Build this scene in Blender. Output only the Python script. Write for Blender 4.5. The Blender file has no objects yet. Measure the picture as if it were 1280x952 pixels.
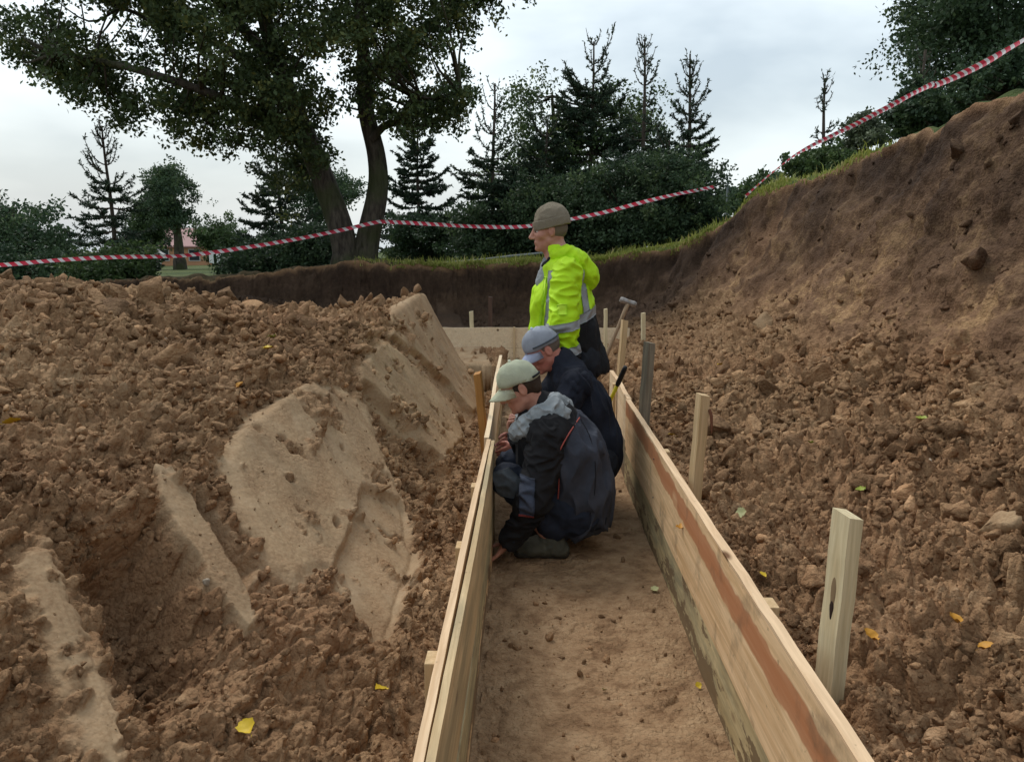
import bpy, bmesh, math, random
import numpy as np
from mathutils import Vector, Matrix
random.seed(7)
RNG = np.random.default_rng(11)
S = bpy.context.scene
COL = S.collection
f32 = np.float32

# ------------------------------------------------------------------ camera
CAM = np.array([0.0, 0.0, 1.55])
PITCH, YAW, FPX = math.radians(9.15), math.radians(1.26), 1000.0
FW = np.array([-math.sin(YAW)*math.cos(PITCH), math.cos(YAW)*math.cos(PITCH), -math.sin(PITCH)])
RT = np.array([math.cos(YAW), math.sin(YAW), 0.0])
UP = np.cross(RT, FW)
def ray(px, py):
    return FW + RT*(px-640)/FPX + UP*(476-py)/FPX
def at(px, py, Y):
    """world point seen in the photograph at (px,py), at the distance Y down the trench"""
    d = ray(px, py)
    return CAM + d*(Y/d[1])
def proj(p):
    v = np.asarray(p, float)-CAM
    z = v@FW
    return 640+FPX*(v@RT)/z, 476-FPX*(v@UP)/z
cd = bpy.data.cameras.new('camera'); cam = bpy.data.objects.new('camera', cd); COL.objects.link(cam)
cam.location = CAM
cam.rotation_euler = (math.pi/2-PITCH, 0, YAW)
cd.sensor_width = 36; cd.lens = 36*FPX/1280; cd.clip_start = 0.05; cd.clip_end = 6000
S.camera = cam

# ------------------------------------------------------------------ object helpers
def tag(o, label=None, cat=None, group=None, kind=None):
    if label: o['label'] = label
    if cat: o['category'] = cat
    if group: o['group'] = group
    if kind: o['kind'] = kind
    return o
def link(name, me, mat=None, parent=None, smooth=False):
    o = bpy.data.objects.new(name, me); COL.objects.link(o)
    if mat is not None:
        for m in (mat if isinstance(mat, (list, tuple)) else [mat]): me.materials.append(m)
    if parent is not None: o.parent = parent
    if smooth: me.shade_smooth()
    return o
def empty(name, loc=(0, 0, 0), rz=0):
    o = bpy.data.objects.new(name, None); COL.objects.link(o)
    o.location = Vector([float(c) for c in loc]); o.rotation_euler = (0, 0, rz); o.empty_display_size = .2
    return o
def npmesh(name, V, F, smooth=False):
    """mesh from arrays, all faces with the same number of corners (or a list of such arrays)"""
    me = bpy.data.meshes.new(name)
    V = np.ascontiguousarray(V, f32)
    Fs = F if isinstance(F, list) else [F]
    Fs = [np.asarray(a, np.int32) for a in Fs if len(a)]
    loops = np.concatenate([a.ravel() for a in Fs])
    tot = np.concatenate([np.full(len(a), a.shape[1], np.int32) for a in Fs])
    start = np.concatenate([[0], np.cumsum(tot)[:-1]]).astype(np.int32)
    me.vertices.add(len(V)); me.vertices.foreach_set('co', V.ravel())
    me.loops.add(len(loops)); me.loops.foreach_set('vertex_index', loops)
    me.polygons.add(len(tot)); me.polygons.foreach_set('loop_start', start); me.polygons.foreach_set('loop_total', tot)
    me.update(calc_edges=True); me.validate()
    if smooth: me.shade_smooth()
    return me
def attr(me, name, vals):
    a = me.attributes.new(name, 'FLOAT', 'POINT'); a.data.foreach_set('value', np.ascontiguousarray(vals, f32))
def bm_obj(name, bm, mat, parent=None, bevel=0, seg=2, smooth=False):
    if bevel:
        bmesh.ops.bevel(bm, geom=[e for e in bm.edges if e.is_manifold and e.calc_face_angle(0) > .5], offset=bevel, segments=seg, affect='EDGES', profile=.6)
    bmesh.ops.recalc_face_normals(bm, faces=bm.faces)
    me = bpy.data.meshes.new(name); bm.to_mesh(me); bm.free()
    return link(name, me, mat, parent, smooth)
def add_box(bm, c, s, M=None):
    r = bmesh.ops.create_cube(bm, size=1)
    for v in r['verts']:
        v.co = Vector((v.co.x*s[0], v.co.y*s[1], v.co.z*s[2]))+Vector(c)
        if M is not None: v.co = M @ v.co
    return r['verts']
def add_tube(bm, pts, rads, n=10, cap=True):
    pts = [Vector([float(c) for c in p]) for p in pts]
    if not hasattr(rads, '__len__'): rads = [rads]*len(pts)
    rings = []
    t0 = (pts[1]-pts[0]).normalized()
    u = t0.orthogonal().normalized()
    for i, p in enumerate(pts):
        t = (pts[min(i+1, len(pts)-1)]-pts[max(i-1, 0)]).normalized()
        u = (u - t*u.dot(t)).normalized(); w = t.cross(u)
        rings.append([bm.verts.new(p+(u*math.cos(a)+w*math.sin(a))*rads[i]) for a in [2*math.pi*k/n for k in range(n)]])
    for a, b in zip(rings, rings[1:]):
        for k in range(n):
            bm.faces.new((a[k], a[(k+1) % n], b[(k+1) % n], b[k]))
    if cap:
        bm.faces.new(rings[0][::-1]); bm.faces.new(rings[-1])

# ------------------------------------------------------------------ noise
def _h(ix, iy, iz, seed):
    u = np.uint32
    h = ix.astype(u)*u(374761393) + iy.astype(u)*u(668265263) + iz.astype(u)*u(2147483629) + u((seed*1274126177) & 0xffffffff)
    h = (h ^ (h >> u(13)))*u(1274126177)
    h = (h ^ (h >> u(15)))*u(2246822519)
    return h ^ (h >> u(16))
def _r(h, k):
    v = h*np.uint32(((2*k+1)*2654435761) & 0xffffffff)
    return ((v ^ (v >> np.uint32(11))) >> np.uint32(8)).astype(f32)*f32(1/16777216)
def noise3(P, scale, seed=0):
    """value-gradient noise, about -1..1; P (n,3)"""
    Q = (P/scale).astype(f32); I = np.floor(Q).astype(np.int32); Fr = (Q-I).astype(f32)
    U = Fr*Fr*Fr*(Fr*(Fr*6-15)+10)
    out = np.zeros(len(P), f32)
    for dx in (0, 1):
        wx = U[:, 0] if dx else 1-U[:, 0]
        for dy in (0, 1):
            wy = U[:, 1] if dy else 1-U[:, 1]
            for dz in (0, 1):
                wz = U[:, 2] if dz else 1-U[:, 2]
                h = _h(I[:, 0]+dx, I[:, 1]+dy, I[:, 2]+dz, seed)
                g = (_r(h, 1)*2-1)*(Fr[:, 0]-dx)+(_r(h, 2)*2-1)*(Fr[:, 1]-dy)+(_r(h, 3)*2-1)*(Fr[:, 2]-dz)
                out += wx*wy*wz*g
    return out*1.6
def fbm(P, scale, octv=4, seed=0, gain=.5):
    o = np.zeros(len(P), f32); a = 1.0
    for i in range(octv):
        o += a*noise3(P, scale/(2**i), seed+i*17); a *= gain
    return o
def clods(P, scale, seed=0):
    """cellular lumps: raised tilted pieces with crevices between, about 0..1"""
    Q = (P/scale).astype(f32); I = np.floor(Q).astype(np.int32)
    f1 = np.full(len(P), 9, f32); f2 = np.full(len(P), 9, f32); hh = np.zeros(len(P), f32)
    for dx in (-1, 0, 1):
        for dy in (-1, 0, 1):
            for dz in (-1, 0, 1):
                h = _h(I[:, 0]+dx, I[:, 1]+dy, I[:, 2]+dz, seed)
                vx = I[:, 0]+dx+_r(h, 1)-Q[:, 0]; vy = I[:, 1]+dy+_r(h, 2)-Q[:, 1]; vz = I[:, 2]+dz+_r(h, 3)-Q[:, 2]
                d = np.sqrt(vx*vx+vy*vy+vz*vz)
                tilt = (_r(h, 4)-.5)*vx+(_r(h, 5)-.5)*vy+(_r(h, 6)-.5)*vz
                val = _r(h, 7)+tilt*1.1
                m = d < f1
                f2 = np.where(m, f1, np.minimum(f2, d)); hh = np.where(m, val, hh); f1 = np.where(m, d, f1)
    e = np.clip((f2-f1)*4.0, 0, 1)
    return (hh*e).astype(f32)
def sstep(a, b, x):
    t = np.clip((x-a)/(b-a), 0, 1); return t*t*(3-2*t)
def poly_sd(x, y, poly):
    """signed distance to polygon in plan, positive inside"""
    poly = np.asarray(poly, float); n = len(poly)
    d = np.full(x.shape, 1e9); ins = np.zeros(x.shape, bool)
    for i in range(n):
        ax, ay = poly[i]; bx, by = poly[(i+1) % n]
        ex, ey = bx-ax, by-ay
        t = np.clip(((x-ax)*ex+(y-ay)*ey)/(ex*ex+ey*ey+1e-12), 0, 1)
        d = np.minimum(d, (x-ax-t*ex)**2+(y-ay-t*ey)**2)
        c = ((ay > y) != (by > y)) & (x < (bx-ax)*(y-ay)/(by-ay+1e-12)+ax)
        ins ^= c
    return np.where(ins, 1, -1)*np.sqrt(d)

# ------------------------------------------------------------------ material helpers
class NT:
    def __init__(self, name):
        self.m = bpy.data.materials.new(name); self.m.use_nodes = True
        self.t = self.m.node_tree; self.t.nodes.clear()
        self.out = self.n('ShaderNodeOutputMaterial'); self.b = self.n('ShaderNodeBsdfPrincipled')
        self.l(self.b.outputs[0], self.out.inputs[0])
    def n(self, kind, **kw):
        nd = self.t.nodes.new(kind)
        for k, v in kw.items():
            if k.startswith('i_'):
                nd.inputs[k[2:].replace('_', ' ')].default_value = v
            else: setattr(nd, k, v)
        return nd
    def l(self, a, b): self.t.links.new(a, b)
    def noise(self, scale, detail=4, rough=.55, vec=None, dist=0):
        nd = self.n('ShaderNodeTexNoise'); nd.inputs['Scale'].default_value = scale; nd.inputs['Detail'].default_value = detail
        nd.inputs['Roughness'].default_value = rough; nd.inputs['Distortion'].default_value = dist
        if vec is not None: self.l(vec, nd.inputs['Vector'])
        return nd.outputs['Fac']
    def ramp(self, fac, stops, interp='LINEAR'):
        nd = self.n('ShaderNodeValToRGB'); cr = nd.color_ramp; cr.interpolation = interp
        while len(cr.elements) > len(stops): cr.elements.remove(cr.elements[-1])
        while len(cr.elements) < len(stops): cr.elements.new(1)
        for e, (p, c) in zip(cr.elements, stops):
            e.position = p; e.color = (c, c, c, 1) if not hasattr(c, '__len__') else (*c[:3], 1)
        self.l(fac, nd.inputs[0]); return nd.outputs[0]
    def mix(self, fac, a, b, mode='MIX'):
        nd = self.n('ShaderNodeMix', data_type='RGBA', blend_type=mode)
        for k, v in ((0, fac), (6, a), (7, b)):
            s = nd.inputs[k]
            if hasattr(v, 'is_linked'): self.l(v, s)
            elif hasattr(v, '__len__'): s.default_value = (*v[:3], 1)
            else: s.default_value = v if k == 0 else (v, v, v, 1)
        return nd.outputs[2]
    def math(self, op, a, b=0.0, c=None):
        nd = self.n('ShaderNodeMath', operation=op)
        for s, v in zip(nd.inputs, (a, b, c)):
            if v is None: continue
            if hasattr(v, 'is_linked'): self.l(v, s)
            else: s.default_value = v
        return nd.outputs[0]
    def attr(self, name):
        return self.n('ShaderNodeAttribute', attribute_name=name).outputs['Fac']
    def obj(self, scale=(1, 1, 1), rot=(0, 0, 0)):
        tc = self.n('ShaderNodeTexCoord'); mp = self.n('ShaderNodeMapping')
        mp.inputs['Scale'].default_value = scale; mp.inputs['Rotation'].default_value = rot
        self.l(tc.outputs['Object'], mp.inputs[0]); return mp.outputs[0]
    def bump(self, h, strength=.3, dist=.01, prev=None):
        nd = self.n('ShaderNodeBump'); nd.inputs['Strength'].default_value = strength; nd.inputs['Distance'].default_value = dist
        self.l(h, nd.inputs['Height'])
        if prev is not None: self.l(prev, nd.inputs['Normal'])
        return nd.outputs[0]
    def done(self, col=None, rough=.8, normal=None, spec=.3, metal=0):
        b = self.b
        if col is not None:
            if hasattr(col, 'is_linked'): self.l(col, b.inputs['Base Color'])
            else: b.inputs['Base Color'].default_value = (*col[:3], 1)
        if hasattr(rough, 'is_linked'): self.l(rough, b.inputs['Roughness'])
        else: b.inputs['Roughness'].default_value = rough
        b.inputs['Specular IOR Level'].default_value = spec; b.inputs['Metallic'].default_value = metal
        if normal is not None: self.l(normal, b.inputs['Normal'])
        return self.m
# ------------------------------------------------------------------ terrain
PIT = [(3.0, -7), (3.0, 2), (3.1, 5), (3.3, 8.3), (2.98, 11), (2.72, 12.3), (2.2, 13.5), (1.2, 14.1), (-.5, 14.0), (-1.5, 13.6),
       (-3.5, 13.4), (-6, 12.8), (-7.5, 11), (-8, 6), (-8, -7)]
GX = [-80, -50, -25, -12, -6, -1.4, 1, 2, 2.7, 3.0, 3.3, 4.2, 8, 30]
GZ = [-.3, 0, .4, .8, 1.10, 1.33, 1.46, 1.66, 2.02, 2.34, 2.44, 2.40, 2.38, 2.4]
def grade(x, y):
    k = 11/np.maximum(y, 11.)
    xe = np.where(x > 0, x*k, x)
    z = np.interp(xe, GX, GZ)+.20*sstep(9.5, 5, y)*sstep(1.5, 3, x)
    far = sstep(60, 200, np.hypot(x, y))
    return z*(1-far)+1.0*far
QT = [0, .06, .2, .4, .7, 1.0, 1.35, 2.0, 2.5, 4]
QQ = [1, .94, .82, .66, .45, .30, .21, .125, .065, .0]
# edge of the scraped heap along the trench: y -> x, z
EY = [-3, 1, 2, 2.6, 3.2, 4, 5.5, 7, 7.6]
EX = [-1.35, -1.35, -1.33, -1.24, -1.14, -1.07, -1.02, -.98, -.95]
EZ = [.8, .82, .83, .81, .83, .93, 1.06, 1.17, 1.13]
HP = np.array([(-1.2, 2.6, .82), (-1.05, 4, .93), (-1.0, 5.5, 1.06), (-1.0, 7, 1.18), (-1.6, 7, 1.06), (-1.9, 6.5, .96), (-2.35, 6.5, .99),
               (-2.55, 5, 1.31), (-2.65, 4, 1.39), (-2.3, 4.2, 1.2), (-1.85, 4, 1.0), (-1.8, 3.2, .93), (-1.5, 2, .88), (-2.2, 2.8, 1.15), (-3.3, 4.5, 1.36), (-3, 3, 1.42),
               (-3.2, 6.4, 1.16), (-2.6, 1, 1.1), (-1.5, 0, .85), (-3, -2, 1.1), (-5, 5, 1.15), (-5, 2, 1.2)])
def heap_top(x, y):
    num = np.zeros(x.shape); den = np.zeros(x.shape)
    for hx, hy, hz in HP:
        w = np.exp(-((x-hx)**2+(y-hy)**2)/.55)+1e-5/((x-hx)**2+(y-hy)**2+.1)
        num += w*hz; den += w
    return num/den
def trench_l(y): return np.where(y < 4.12, -.20, -.225-.0148*(y-4.2))
def base_z(x, y):
    P2 = np.stack([x, y, np.zeros_like(x)], -1).astype(f32)
    sd = poly_sd(x, y, PIT) + .12*noise3(P2, .8, 3)+.06*noise3(P2, .25, 4)
    G = grade(x, y)
    wfar = np.maximum(sstep(11.3, 13.2, y), sstep(1.2, .2, x))
    t = np.maximum(sd, 0)*(1+1.5*wfar)
    floor = .40+.02*noise3(P2, .9, 9)
    floor = np.where(y > 9.5, floor-.06, floor)
    floor = np.where((x < 0) & (y < 8), .12, floor)
    q = np.interp(t, QT, QQ)
    z = np.where(sd > 0, floor+(G-floor)*q, G)
    # slumped lump in front of the far wall
    z = z+.55*np.exp(-(((x+4.2)/1.6)**2+((y-11.6)/.9)**2))*(sd > 0)
    z = z+(.05*noise3(P2, .5, 14)+.035*noise3(P2, .16, 15)-.02)*np.exp(-(sd/.35)**2)*sstep(60, 20, y)
    rim = np.exp(-((sd+.05)/.30)**2)*sstep(-1.2, -2.4, x)*sstep(11, 12.5, y)
    z = z+rim*(.06+.09*noise3(P2, .7, 16)+.05*noise3(P2, .2, 17)+.10*np.exp(-((x+3.1)/.6)**2))
    z = z+.16*np.maximum(0, noise3(P2, .55, 18))*sstep(.1, .5, sd)*sstep(1.6, .9, sd)*sstep(11.5, 12.6, y)
    # heap
    ex = np.interp(y, EY, EX); ez = np.interp(y, EY, EZ)
    top = heap_top(x, y)
    xt = -.40
    u = np.clip((x-ex)/(xt-ex), 0, 1)
    face = ez+(.24-ez)*(1-(1-u)**1.25)
    round_ = sstep(-.22, .0, x-ex)
    h = np.where(x < ex, top*(1-round_)+ez*round_, face)
    h = np.where(x > xt, .24+.04*sstep(xt, -.25, x), h)
    h = h-np.maximum(y-7.25, 0)*1.1-np.maximum(-x-6, 0)*.5
    k = .06
    hh = np.clip(.5+.5*(h-z)/k, 0, 1)
    inpit = sd > .3
    zz = np.where(inpit & (x < 0), z*(1-hh)+h*hh+k*hh*(1-hh)*.5, z)
    zz = np.where(inpit & (x < 0) & (x > -.55) & (y < 7.4), h, zz)
    # trench, and the cross trench at its end
    tl = trench_l(y)-.006; tr = np.where(y < 5.285, .664, .684)
    a = np.minimum(sstep(-.008, .008, x-tl), sstep(-.008, .008, tr-x))*sstep(10.44, 10.405, y)
    b = sstep(9.45, 9.6, y)*sstep(10.44, 10.405, y)*sstep(-3.6, -3.4, x)*sstep(1.35, 1.3, x)*(sd > .5)
    fl = .015*noise3(P2, .5, 21)+.008*noise3(P2, .17, 22)
    m = np.maximum(a, b)
    return zz*(1-m)+fl*m, sd, m, G
def hit(px, py):
    """where the line of sight through a photograph point meets the ground"""
    r = ray(px, py); ts = np.linspace(.7, 16, 3000)
    p = CAM[None]+r[None]*ts[:, None]
    z = base_z(p[:, 0], p[:, 1])[0]
    i = np.argmax(p[:, 2] < z)
    if p[i, 2] >= z[i]: i = len(ts)-1
    return p[i, :2]
# excavator marks: outline, depth, softness, scraped-smooth amount
MARKS_PX = [
 ('smooth', [(15, 690), (60, 662), (88, 690), (95, 741), (126, 807), (156, 890), (162, 975), (92, 975), (86, 930), (62, 850), (30, 760)], .012, .06, 1),
 ('hole', [(92, 655), (120, 648), (190, 640), (213, 668), (250, 712), (280, 760), (300, 810), (290, 860), (250, 905), (190, 925), (158, 890), (126, 807), (94, 741), (86, 690)], -.24, .14, 0),
 ('hole', [(100, 665), (180, 655), (225, 720), (230, 760), (120, 760), (98, 720)], -.06, .09, 0),
 ('smooth', [(187, 592), (205, 583), (240, 640), (270, 690), (305, 745), (318, 795), (303, 797), (275, 760), (240, 708), (205, 658), (190, 622)], .035, .012, 1),
 ('groove', [(209, 583), (235, 598), (270, 640), (310, 690), (334, 708), (315, 738), (296, 732), (270, 688), (240, 638)], -.09, .05, .6),
 ('smooth', [(272, 575), (300, 525), (345, 495), (423, 484), (455, 487), (467, 523), (476, 554), (495, 601), (511, 639), (527, 703), (503, 755), (492, 811), (440, 773), (405, 715), (370, 738), (335, 712), (300, 660)], .018, .05, 1),
 ('facet', [(450, 605), (500, 625), (511, 639), (527, 703), (503, 755), (492, 811), (440, 773), (410, 712)], -.035, .03, 1),
 ('groove', [(443, 478), (455, 476), (500, 520), (540, 572), (562, 590), (562, 640), (515, 640), (495, 601), (476, 554), (463, 518)], -.075, .04, 0),
 ('smooth', [(440, 458), (478, 424), (520, 464), (560, 506), (580, 548), (553, 579), (518, 550), (478, 512), (452, 486)], .03, .018, 1),
 ('groove', [(500, 440), (512, 436), (560, 480), (594, 522), (582, 549), (560, 508)], -.02, .02, .75),
 ('smooth', [(488, 388), (519, 371), (545, 374), (575, 396), (600, 430), (615, 462), (606, 500), (592, 520), (560, 482), (520, 446), (482, 420)], .03, .02, 1),
]
MARKS = [(k, [tuple(hit(*p)) for p in poly], d, s, sm) for k, poly, d, s, sm in MARKS_PX]

def build_ground():
    ya = math.radians(90)+YAW
    fine = np.arange(-37, 37.01, .072)
    side = np.concatenate([np.arange(-180, -60, 6), np.arange(-60, -50, 1.0), np.arange(-50, -37, .16)])
    ang = np.concatenate([side, fine, -side[::-1]])[:-1]
    ang = ya-np.radians(ang)
    r = [.05, .2, .4, .6, .75]
    v = .88
    while v < 19: r.append(v); v *= 1.0028
    while v < 300: r.append(v); v *= 1.025
    while v < 4500: r.append(v); v *= 1.25
    r = np.array(r)
    nr, na = len(r), len(ang)
    A, R = np.meshgrid(ang, r)
    X = (R*np.cos(A)).ravel(); Y = (R*np.sin(A)).ravel()
    Z, sd, tm, G = base_z(X, Y)
    # normals of the base sheet
    def grid_normals(X, Y, Z):
        P = np.stack([X, Y, Z], -1).reshape(nr, na, 3)
        du = np.roll(P, -1, 1)-np.roll(P, 1, 1)
        dv = np.empty_like(P); dv[1:-1] = P[2:]-P[:-2]; dv[0] = P[1]-P[0]; dv[-1] = P[-1]-P[-2]
        N = np.cross(dv, du); N /= np.linalg.norm(N, axis=2, keepdims=True)+1e-12
        N *= np.sign(N[..., 2:3]+1e-9)
        return N.reshape(-1, 3)
    near = (R.ravel() < 19)
    smooth = np.zeros(len(X)); dep = np.zeros(len(X)); hole = np.zeros(len(X))
    P = np.stack([X, Y, Z], -1)
    wob = np.stack([noise3(P.astype(f32), .12, 31), noise3(P.astype(f32), .12, 32)], -1)*.022
    Pf_w = P.astype(f32)
    for kind, poly, d, s, sm in MARKS:
        pa = np.array(poly); lo = pa.min(0)-.2; hi = pa.max(0)+.2
        idx = np.where((X > lo[0]) & (X < hi[0]) & (Y > lo[1]) & (Y < hi[1]))[0]
        w_ = wob[idx]*(1.0 if sm < .5 else .6)
        q = poly_sd(X[idx]+w_[:, 0], Y[idx]+w_[:, 1], poly)
        w = sstep(0, s, q)
        dep[idx] += w*d
        ws = sstep(-.006, .014 if s < .055 else .035, q+.018*noise3(Pf_w[idx], .035, 33))*sm
        smooth[idx] = np.where(kind == 'facet', np.maximum(smooth[idx], ws), smooth[idx]*(1-sstep(-.004, .01, q))+ws)
        if kind == 'hole': hole[idx] = np.maximum(hole[idx], w)
    smooth = np.clip(smooth, 0, 1)
    N = grid_normals(X, Y, Z)
    P = P+N*dep[:, None]
    Pf = P.astype(f32)
    # material masks
    pit = sstep(-.02, .05, sd)*near
    tmask = tm
    depth = G-P[:, 2]
    right = sstep(.66, .7, X)*pit*(1-tmask)
    hb = .2*noise3(Pf, 1.1, 41)+.1*noise3(Pf, .3, 42)
    loose = sstep(1.12, .84, P[:, 2]+hb*.8)            # bank: face above, rubble below
    bank = right*(1-loose)
    # roughness amplitude per place
    amp = np.ones(len(X))
    amp = np.where(X > .66, .30+.75*loose, amp)
    onface = (X < -.35) & (X > np.interp(Y, EY, EX)) & (Y < 7.6)
    amp = np.where(onface, .75, amp)
    brk = sstep(.56, .80, fbm(Pf, .22, 3, 50)+.35*noise3(Pf, .05, 51)+.25)  # patches where the scraped skin has broken
    smooth_eff = smooth*(1-.8*brk)
    amp = amp*(1-.96*smooth_eff)
    amp = amp*(1+.5*hole)
    smooth_eff = smooth_eff*(.72+.28*sstep(-.3, .3, noise3(Pf, .15, 55)))
    amp = np.where(tmask > .5, .22*(.35+.65*sstep(.1, .5, noise3(Pf, .3, 60)+.3*noise3(Pf, .07, 61))+.9*sstep(.10, .0, np.minimum(X-trench_l(Y), .66-X))), amp)
    farw = sstep(10.5, 12, Y); amp = amp*(1-.35*farw)
    amp = amp*pit
    i = np.where(near & (amp > .01))[0]
    Q = Pf[i]
    d = np.zeros(len(i), f32)
    big = .35+.65*sstep(-.2, .5, noise3(Q, .5, 70))
    d += .085*big*(clods(Q+.03*noise3(Q, .1, 77)[:, None], .17, 1)-.3)
    d += .062*(clods(Q+.015*noise3(Q, .05, 78)[:, None], .075, 2)-.3)
    d += .020*(clods(Q, .032, 3)-.3)
    d += .03*fbm(Q, .35, 3, 5)
    d +=   .005*fbm(Q, .03, 2, 6)
    D = np.zeros(len(X), f32); D[i] = d*amp[i]
    # long soft gouges on the bank face, faint tool marks in the scraped clay
    j = np.where(near & (bank > .01))[0]
    Qs = Pf[j]*np.array([1.6, .55, .9], f32)
    D[j] += bank[j]*(.06*fbm(Qs, .35, 4, 81)+.05*fbm(Pf[j], .9, 3, 82)+.035*np.abs(noise3(Qs, .5, 83))+.014*fbm(Pf[j], .07, 3, 84))
    j = np.where(smooth > .05)[0]
    Qs = np.stack([Pf[j, 1]+1.1*Pf[j, 0], Pf[j, 0]*.06, Pf[j, 2]*.06], -1)
    D[j] += smooth[j]*(.006*noise3(Qs, .09, 91)+.002*noise3(Qs, .018, 92)+.012*noise3(Pf[j], .45, 93))
    STREAK = np.zeros(len(X), f32); STREAK[j] = .5*noise3(Qs, .09, 191)+.35*noise3(Qs, .02, 192)+1.3*fbm(Pf[j], .25, 4, 193)
    D += (.02*fbm(Pf, 1.3, 3, 95)*(1-pit)*near).astype(f32)
    wallz = ((np.abs(X-trench_l(Y)) < .035) & (Y < 7.6)) | ((X > .60) & (X < .70) & (Y < 6.6)) | ((np.abs(Y-10.42) < .07) & (X < 1.35) & (X > -1.7))
    D = np.where(wallz, 0, D)
    P = P+N*D[:, None]
    # keep soil out of the boards
    zone = (np.abs(X-(trench_l(Y))) < .03) & (Y < 7.6)
    P[:, 2] = np.where(zone, np.minimum(P[:, 2], .45), P[:, 2])
    P[:, 2] = np.where((X > .62) & (X < .75) & (Y < 6.6), np.minimum(P[:, 2], .46), P[:, 2])
    topsoil = pit*np.clip(sstep(.55, .25, depth+hb*.8)*(.3+.7*sstep(12, 8, Y))+sstep(9.8, 12.2, Y)*.95, 0, 1)
    topsoil = np.where((X > .66) & (Y < 9.8), np.clip(bank*sstep(.75, .1, sd+.5*hb)*.75+.25*bank*sstep(-.3, .5, noise3(Pf, .7, 98)), 0, 1), topsoil)
    topsoil = np.where((X < -.2) & (Y < 9), 0, topsoil)
    grassm = sstep(.02, -.05, sd)
    # faces
    ii, jj = np.meshgrid(np.arange(nr-1), np.arange(na), indexing='ij')
    j2 = (jj+1) % na
    F = np.stack([ii*na+jj, (ii+1)*na+jj, (ii+1)*na+j2, ii*na+j2], -1).reshape(-1, 4)
    fc = F[:, 0]
    reg = np.zeros(len(X), int)                     # 0 excavation, 1 heap, 2 trench floor, 3 field, 4 bank
    reg[(X > .66)] = 4
    reg[(Y > 10.45)] = 0
    reg[(X < -.21) & (Y < 8.3) & (X > -7)] = 1
    reg[tmask > .5] = 2
    reg[sd < 0] = 3
    fr = reg[fc]
    names = ['ground', 'soil_heap', 'trench_floor', 'grass_field', 'soil_bank']
    for k, nm in enumerate(names):
        Fk = F[fr == k]
        if not len(Fk): continue
        used = np.unique(Fk); mp = np.full(len(X), -1, np.int64); mp[used] = np.arange(len(used))
        me = npmesh(nm, P[used], mp[Fk], smooth=True)
        attr(me, 'scraped', smooth_eff[used]); attr(me, 'topsoil', topsoil[used]); attr(me, 'grass', grassm[used]); attr(me, 'floor', tmask[used]); attr(me, 'bank', bank[used]); attr(me, 'streak', STREAK[used]); attr(me, 'dirt', (sstep(-1.9, -.5, sd+.5*hb)*sstep(-1.6, -2.6, X+.8*hb)*sstep(40, 25, R.ravel()))[used])
        o = link(nm, me, GRASS if k == 3 else SOIL)
        tag(o, kind='structure')
    return P, N, amp, smooth_eff, tmask, sd, bank, loose, topsoil, R.ravel(), A.ravel()

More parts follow.
